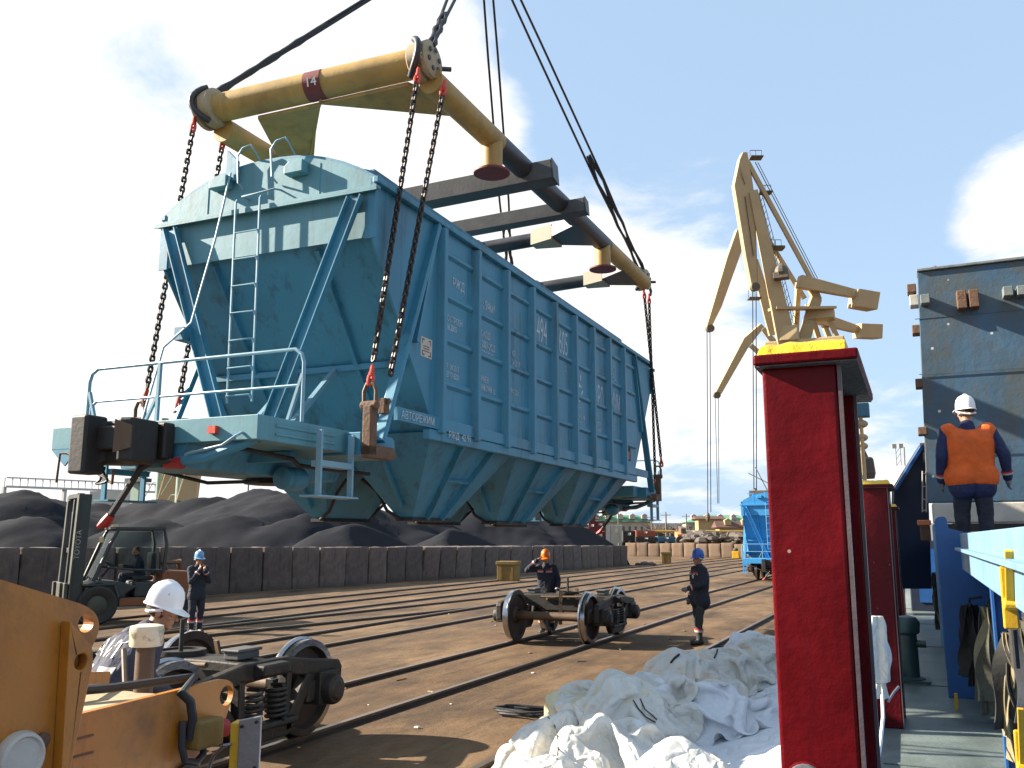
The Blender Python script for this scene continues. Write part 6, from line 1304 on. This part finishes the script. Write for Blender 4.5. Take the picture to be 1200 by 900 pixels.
# ------------------------------------------------------------------ ship side
DK = .35
b = MB(); b.add([(-.62, -2, DK), (3.2, -2, DK), (3.0, 60, DK), (-1.1, 60, DK)], [(0, 1, 2, 3)]); b.build('deck', 'deck', kind='structure')
hullx = [(-.42, -2), (-.52, 2.6), (-.66, 12), (-1.2, 60)]
b = MB((-.6, 0, 0))
for (x0, y0), (x1, y1) in zip(hullx[:-1], hullx[1:]): b.prism([(x0, y0, -1), (x1, y1, -1), (x1, y1, DK+.16), (x0, y0, DK+.16)], (.05, 0, 0))
tag(b.build('gunwale', 'shipblue'), 'low deep blue ship gunwale below the crimson posts', 'ship rail')
for k in range(6):
    y = 3.6+k*4.2; x = -.10-.012*y; b = MB((x, y, DK)); b.beam((x-.18, y, DK+.006), (x+.9, y, DK+.006), .05, .008); tag(b.build('deck_seam', 'deck'), 'welded seam strip across the narrow green deck', 'deck seam', 'welded seams of the deck')
def post(x, y, label, big=True, ztop=2.56):
    t = thing('stanchion_post', label, 'post', (x, y, DK), 0, 'crimson posts along the ship side'); o = (x, y, DK); m_ = 'crimson' if big else 'crimson2'; RW = .074 if big else .10
    b = MB(o); zt = ztop-.035
    b.box((x-.125, y, DK), (x+RW, y+.022, zt)); ff = b.build('front_flange', m_, t, bevel=.010); ff.modifiers[0].segments = 3
    b = MB(o); b.box((x+RW+.001, y-.001, DK), (x+RW+.011, y+.023, zt)); b.build('flange_edge', 'edgegrey', t)
    b = MB(o); b.box((x-.10, y+.0225, DK), (x+RW-.045, y+.60, zt)); b.build('web', m_, t)
    b = MB(o); b.box((x-.118, y+.601, DK), (x+RW+.005, y+.625, zt)); b.build('back_flange', m_, t, bevel=.004)
    b = MB(o); b.box((x+RW+.006, y+.600, DK), (x+RW+.016, y+.626, zt)); b.build('flange_edge', 'edgegrey', t)
    b = MB(o); b.prism([(x-.142, y-.04, zt+.001), (x+RW+.060, y-.04, zt+.001), (x+RW+.060, y+.80, zt+.001), (x-.142, y+.80, zt+.001)], (0, 0, .030)); cp = b.build('cap', m_, t, bevel=.006)
    b = MB(o); b.box((x-.139, y-.035, zt-.004), (x+RW+.055, y+.79, zt)); b.build('cap_underside', 'under', cp)
    b = MB(o); vs = []; n1, n2 = 34, 40
    for i in range(n1):
        for k in range(n2):
            u, v_ = i/(n1-1), k/(n2-1); e = min(u, 1-u, v_, 1-v_); px_ = x-.132+(RW+.165)*u; py_ = y-.03+.81*v_
            hh = .040*min(1, e*14)**.5+.006*ruf(V((px_*22, py_*22, 1)))*(1 if e > .02 else 0); vs.append((px_, py_, zt+.0315+max(0, hh)*1.0))
    b.add(vs, [(i*n2+k, (i+1)*n2+k, (i+1)*n2+k+1, i*n2+k+1) for i in range(n1-1) for k in range(n2-1)]); b.build('yellow_top', 'capyellow', cp, smooth=True)
    if big:
        b = MB(o); c = at(955, 897, 2.5); b.lathe([(.045, .0), (.05, -.006), (.048, -.02), (.025, -.022)], (c.x, y-.001, c.z), (0, 1, 0), 22); b.build('socket', 'alu', t, smooth=True); b = MB(o); b.lathe([(.052, -.001), (.055, -.008), (.046, -.012)], (c.x, y, c.z), (0, 1, 0), 24); b.build('socket_ring', m_, t, smooth=True)
    return t
post(-.250, 2.56, 'nearest and tallest looking crimson post with a thick yellow top')
post(-.355, 9.2, 'second crimson post, white cloth tied in front of it', False)
post(-.44, 15.9, 'third crimson post, just behind the second', False)
post(-.52, 22.5, 'farthest crimson post, small yellow top peeping out', False)
# white cloth tied to the rail, with its rope
cb = MB((-.27, 6.9, 1)); n, m_n = 28, 50; vs = []
c0 = at(1026, 722, 6.4); c1 = at(1032, 818, 6.4)
for i in range(m_n+1):
    u = i/m_n; c = c0.lerp(c1, u); r_ = .062*math.sin(math.pi*min(1, .12+u*.80))**.6*(1 if u < .85 else 1-.3*(u-.85)/.15)+.01
    if u > .8: r_ = .032+.10*(u-.8)
    for k in range(n):
        a = 2*math.pi*k/n; rr = r_*(1+.28*math.sin(a*5+u*2)+.3*noise.noise(V((math.cos(a)*2, math.sin(a)*2, u*5)))); vs.append(c+RT*math.cos(a)*rr+V((FW.x, FW.y, 0))*math.sin(a)*rr*.8)
cb.add(vs, [(i*n+k, i*n+(k+1) % n, (i+1)*n+(k+1) % n, (i+1)*n+k) for i in range(m_n) for k in range(n)]+[tuple(range(n))])
tag(cb.build('tied_cloth', 'bag', smooth=True), 'white cloth bundle tied to the ship rail behind the tall crimson post', 'cloth')
b = MB(at(1034, 832, 5.2)); b.path([at(1034, 815, 6.3), at(1035, 840, 5.9), at(1032, 870, 5.5), at(1027, 905, 5.0), at(1025, 960, 4.6)], .012, 7); tag(b.build('white_line', 'white', smooth=True), 'thin white line running down the blue rail below the tied cloth', 'rope')
b = MB(at(1047, 815, 6.4)); b.path([at(1041, 822, 6.4), at(1047, 812, 6.5), at(1053, 805, 6.6)], .01, 6); tag(b.build('short_bolt', 'alu', smooth=True), 'short grey rod beside the tied cloth', 'rod')
# bollard
bp = V((-.22, 12.2, DK)); t = thing('bollard', 'dark green mooring bollard on the deck behind the second post', 'bollard', bp)
b = MB(bp); b.lathe([(.17, 0), (.17, .05), (.11, .07), (.105, .55), (.14, .58), (.15, .70), (.11, .76), (.02, .78)], bp, (0, 0, 1), 20); b.build('column', 'bollard', t, smooth=True)
b = MB(bp); b.tube(bp+V((-.2, 0, .45)), bp+V((.2, 0, .45)), .045); b.build('cross_bar', 'bollard', t, smooth=True); b = MB(bp); b.box(tuple(bp+V((-.22, -.22, .001))), tuple(bp+V((.22, .22, .04)))); b.build('base_plate', 'bollard', t)
# hatch coaming: longitudinal beam, rail, recessed plate and stays
co = thing('hatch_coaming', 'sunlit light blue hatch coaming beam with a rail, running along the deck at right', 'hatch coaming', (.6, 7, DK)); CO = (.6, 7, DK)
XC = .40
b = MB(CO); b.prism([(XC, 1.2, 1.72), (XC, 11.1, 1.72), (XC, 11.1, 2.10), (XC, 1.2, 2.10)], (.05, 0, 0)); b.prism([(XC+.052, 1.2, 1.72), (XC+.052, 11.1, 1.72), (XC+.30, 11.1, 1.72), (XC+.30, 1.2, 1.72)], (0, 0, .03)); b.build('beam', 'shiplit', co, bevel=.006)
b = MB(CO); b.box((XC-.065, 1.2, 1.925), (XC-.002, 11.0, 1.955)); b.build('rail', 'shiplit', co, bevel=.004)
b = MB(CO); b.box((XC+.054, 1.2, 2.07), (XC+.16, 8.7, 2.098)); b.build('top_plate', 'shiplit', co)
b = MB(CO); b.box((XC+.07, 8.8, 1.76), (XC+1.2, 10.9, 1.799)); b.build('step_plate', 'shipblue', co)
b = MB(CO); b.box((XC+.30, 1.2, DK), (XC+.34, 26, 1.72)); b.build('recess_plate', 'shipblue', co)
b = MB(CO); b.box((XC+.0, 11.44, 1.2), (XC+.3, 26, 2.0)); b.build('beam_extension', 'shipblue', co)
for y in (4.1, 7.7):
    b = MB(CO); b.box((XC+.07, y, DK), (XC+.30, y+.03, 1.715)); b.box((XC+.052, y-.05, DK), (XC+.069, y+.08, 1.715)); b.build('stay', 'shipblue', co)
st_ = [onx(1113, 815, .17), onx(1100, 612, .16)]
b = MB(CO); X0 = .165
ol = rounded([(X0, DK), (X0-.0, 2.28), (XC-.12, 2.30), (XC-.10, 2.16), (XC+.05, 2.12), (XC+.30, 2.12), (XC+.30, DK)], {1: .05, 2: .05})
b.prism([(x, 11.2, z) for x, z in ol], (0, .05, 0)); b.build('blue_stay', 'shipblue', co, bevel=.006)
for k, y in enumerate((13.6, 16.2)):
    b = MB(CO); b.prism([(x+.03, y, z) for x, z in ol], (0, .05, 0)); b.build('blue_stay', 'shiplit' if k else 'shipblue', co)
# yellow lashing levers
def lever(p, q, label, m_='yellow', w=.05):
    p, q = V(p), V(q); t = thing('lashing_lever', label, 'lashing lever', (q.x, q.y, q.z), 0, 'yellow lashing gear on the coaming'); o = tuple(q)
    b = MB(o); b.beam(p, q, w*.5, w, up=(1, 0, 0), w2=w*.5, h2=w*1.1); b.build('bar', m_, t, bevel=.004)
    b = MB(o); b.beam(q+V((0, 0, .18)), q+V((0, .04, -.12)), w*.7, w*1.9, up=(1, 0, 0)); b.tube(q+V((-.03, 0, 0)), q+V((.03, 0, 0)), .03); b.build('jaw', m_, t, bevel=.008)
    b = MB(o); b.tube(q+V((0, 0, -.12)), q+V((0, 0, -.30)), .018); b.build('hook', 'strapb', t)
    return t
lever(onx(1182, 645, XC-.02), onx(1184, 708, XC-.02), 'yellow lashing lever on the light blue coaming, nearest one', w=.036)
lever(onx(1086, 622, .26), onx(1090, 655, .26), 'yellow lashing lever far along the coaming beyond the blue stay', w=.16)
lever(onx(1196, 830, XC-.01), onx(1199, 900, XC-.01), 'yellow lashing strap end low at the right picture edge', w=.03)
b = MB(onx(1120, 815, .22)); q = onx(1120, 815, .22); b.beam((q.x, q.y, DK), (q.x, q.y, DK+.16), .05, .03); tag(b.build('floor_lug', 'yellow'), 'small yellow lug standing on the deck at the foot of the blue stay', 'lug')
# hanging straps
def straps(x, y, D, ln, label, m_s, seed, wd=.05, n=6):
    rnd = random.Random(seed); top = at(x, y, D); t = thing('hanging_straps', label, 'straps', tuple(top), 0, 'lashing straps hanging from the coaming'); o = tuple(top)
    b = MB(o); b.path([top+V((.12, 0, .05)), top+V((.0, 0, .03)), top, top+V((0, 0, -.06))], .016, 6); b.lathe([(.03, -.02), (.045, 0), (.03, .02)], top+V((0, 0, -.05)), (1, .2, 0), 12, True); b.build('hanger', 'strapb', t, smooth=True)
    for k in range(n):
        b = MB(o); L_ = ln*rnd.uniform(.62, 1.0); ox = rnd.uniform(-wd, wd); oy = rnd.uniform(-.07, .07); pts = []; m2 = 18
        ph = rnd.uniform(0, 6); vs = []
        w0 = rnd.uniform(.04, .085)
        for i in range(m2+1):
            u = i/m2; back = math.sin(u*math.pi)
            q = top+V((ox*u*1.2+.02*math.sin(u*7+ph), oy+.03*math.sin(u*5+ph*2), -L_*u-.04)); a_ = ph+u*2.4*math.sin(ph); dx, dy = math.cos(a_), math.sin(a_)
            for s in (-1, 1):
                for e in (-1, 1): vs.append(q+V((dx*s*w0-dy*e*.004, dy*s*w0+dx*e*.004, 0)))
        b.add(vs, [(i*4+p_, i*4+q_, i*4+4+q_, i*4+4+p_) for i in range(m2) for p_, q_ in ((0, 1), (1, 3), (3, 2), (2, 0))]+[(0, 2, 3, 1), (m2*4, m2*4+1, m2*4+3, m2*4+2)])
        b.build('webbing', m_s[k % len(m_s)], t, smooth=True)
    b = MB(o); c = top+V((.0, -.02, -ln*.45)); b.box(tuple(c-V((.035, .02, .05))), tuple(c+V((.035, .02, .05)))); b.build('ratchet_buckle', 'strapd', t, bevel=.01)
    return t
straps(1136, 705, 9.2, .80, 'black bag shaped bundle of straps hanging beside the blue stay', ['strapb', 'strapb', 'dark'], 3, .09, 18)
straps(1158, 706, 8.2, .98, 'khaki and olive lashing straps hanging next to the black bundle', ['strapk', 'strapd', 'strapd'], 5, .10, 14)
straps(1184, 735, 6.4, .92, 'thick khaki straps hanging nearest at the right picture edge', ['strapk', 'strapk', 'strapd', 'strapb'], 8, .10, 14)
straps(1200, 720, 6.0, .95, 'grey webbing hanging at the very right edge under the coaming', ['strapd', 'spreader_grey'], 9, .05, 6)
straps(1098, 668, 15, .95, 'dark strap bundle hanging far along the coaming past the blue stay', ['strapd', 'strapb', 'strapk'], 10, .08, 9)
# upright hatch cover
hc = thing('hatch_cover', 'tall worn blue hatch cover raised upright behind the orange vested worker', 'hatch cover', (2.5, 17.3, 2.5)); HO = (2.5, 17.3, 2.5)
pl = at(1075, 318, 16); pb = at(1086, 592, 16.9)
b = MB(HO); b.prism([(pb.x, 17.3, pb.z), (6.5, 17.3, pb.z), (6.5, 17.1, pl.z+.05), (pl.x, 17.1, pl.z)], (.0, .45, 0)); b.build('panel', 'cover', hc, bevel=.01)
b = MB(HO); b.beam((pl.x-.01, 17.3, pl.z+.03), (6.5, 17.3, pl.z+.08), .50, .05); b.build('top_edge', 'covertop', hc, bevel=.01)
for z in (3.6, 4.9, 5.9):
    b = MB(HO); b.box((pb.x+.03, 17.2-.02*(z-2.5), z), (6.4, 17.215-.02*(z-2.5), z+.012)); b.build('plate_seam', 'cover', hc)
def sock(x, y, s=.1, m_='rustbrown'):
    p = at(x, y, 15.9); p = EYEP+(p-EYEP)*((17.16)/ (p.y)); b = MB(HO); b.box((p.x-s*.5, 16.9, p.z-s*.55), (p.x+s*.5, 17.3, p.z+s*.55)); b.build('twistlock_socket', m_, hc, bevel=.012)
for x, y in ((1126, 349.5), (1140, 348.5), (1127, 359.5), (1141, 358)): sock(x, y, .15)
for x, y in ((1084, 354), (1180, 345), (1196, 344)): sock(x, y, .15, 'covertop')
for x, y, s in ((1070, 338, .16), (1073, 352, .2), (1076, 386, .16), (1080, 449, .16), (1083, 505, .14)):
    p = at(x, y, 15.9); p = EYEP+(p-EYEP)*(17.25/p.y); b = MB(HO); b.box((p.x-.1, 17.2, p.z-s*.5), (p.x+.05, 17.5, p.z+s*.5)); b.build('edge_fitting', 'rustbrown' if s < .17 else 'offwhite', hc, bevel=.015)
p = at(1096, 312, 16); b = MB(HO); b.sph((p.x, 17.4, p.z+.03), .05, n=8, m_=6); b.build('cleat', 'rustbrown', hc)
# end coaming structures below the cover
ec = thing('end_coaming', 'stained white and rusty coaming edge under the raised hatch cover', 'coaming', (2.5, 16.4, 1.0)); EO = (2.5, 16.4, 1)
b = MB(EO); b.box((.22, 16.3, 2.30), (6, 16.9, 2.62)); b.build('white_band', 'offwhite', ec, bevel=.02)
b = MB(EO); b.box((.35, 16.05, 2.02), (6, 16.25, 2.16)); b.build('ledge', 'offwhite', ec, bevel=.02); b = MB(EO); b.box((.5, 16.3, .4), (6, 16.5, 2.29)); b.build('recess', 'rustbrown', ec); b = MB(EO); b.box((.25, 16.10, 2.17), (6, 16.2, 2.28)); b.build('rubber_seal', 'dark', ec)
# navy fin plate and gear left of the cover
fn_ = thing('hatch_fin', 'dark navy sloping steel fin rising at the left of the hatch cover', 'steel fin', (.1, 18, 1)); FO2 = (.1, 18, 1)
D = 18.6
b = MB(FO2); b.prism([at(1086, 523, D), at(1080, 522, D), at(1048, 573, D), at(1047, 610, D), at(1058, 690, D), at(1092, 690, D)], FW*.12); b.build('plate', 'navyfin', fn_)
b = MB(FO2); b.beam(at(1081, 522, D-.06), at(1049, 573, D-.06), .25, .06, up=(0, 0, 1)); b.build('flange', 'shipblue', fn_); b = MB(FO2); b.box(tuple(at(1082, 526, D-.1)-V((.06, .05, .05))), tuple(at(1088, 522, D-.1)+V((.04, .05, .05)))); b.build('hinge', 'rustbrown', fn_)
b = MB(FO2); P = at(1085, 536, D-.2); b.box(tuple(P-V((.05, .05, .1))), tuple(P+V((.06, .05, .1)))); b.build('lamp', 'dark', fn_); b = MB(FO2)
for x in (1081, 1085.5): b.tube(at(x, 552, D-.3), at(x, 600, D-.3), .014, n=6)
for y in (555, 570, 585, 598): b.tube(at(1081, y, D-.3), at(1085.5, y, D-.3), .012, n=6)
b.build('ladder', 'offwhite', fn_)
P = at(1058, 566, 30); t = thing('white_dome', 'white rounded ship cabin top peeping over the navy fin', 'ship cabin', tuple(P)); b = MB(tuple(P)); b.sph(P+V((0, 0, .3)), .32, (1, 1, .9)); b.build('dome', 'white', t, smooth=True); b = MB(tuple(P)); b.tube(P+V((0, 0, -3)), P+V((0, 0, .3)), .315, n=20); b.build('drum', 'white', t, smooth=True); b = MB(tuple(P)); b.tube(P+V((.1, 0, .5)), P+V((.12, 0, 1.2)), .02); b.build('antenna', 'pole', t)
t = thing('hose_reel', 'orange topped deck fitting at the far end of the walkway', 'deck fitting', tuple(at(1083, 612, 17))); o = tuple(at(1083, 612, 17)); b = MB(o); P = V(o); b.box(tuple(P+V((-.12, -.1, -.06))), tuple(P+V((.12, .1, .04)))); b.build('lid', 'locoorange', t, bevel=.02); b = MB(o); b.box(tuple(P+V((-.08, -.08, -.35))), tuple(P+V((.1, .08, -.062)))); b.build('body', 'rustbrown', t, bevel=.02)
t = thing('deck_locker', 'shadowed steel locker closing the far end of the ship walkway', 'locker', (-.15, 24, DK)); b = MB((-.15, 24, DK)); b.box((-.30, 24, DK), (.7, 25, 2.0)); b.build('body', 'navyfin', t, bevel=.02); b = MB((-.15, 24, DK)); b.box((-.1, 23.97, DK+.2), (.4, 23.995, 1.8)); b.build('door', 'shipblue', t)
bpy.data.scenes.remove(BENCH)
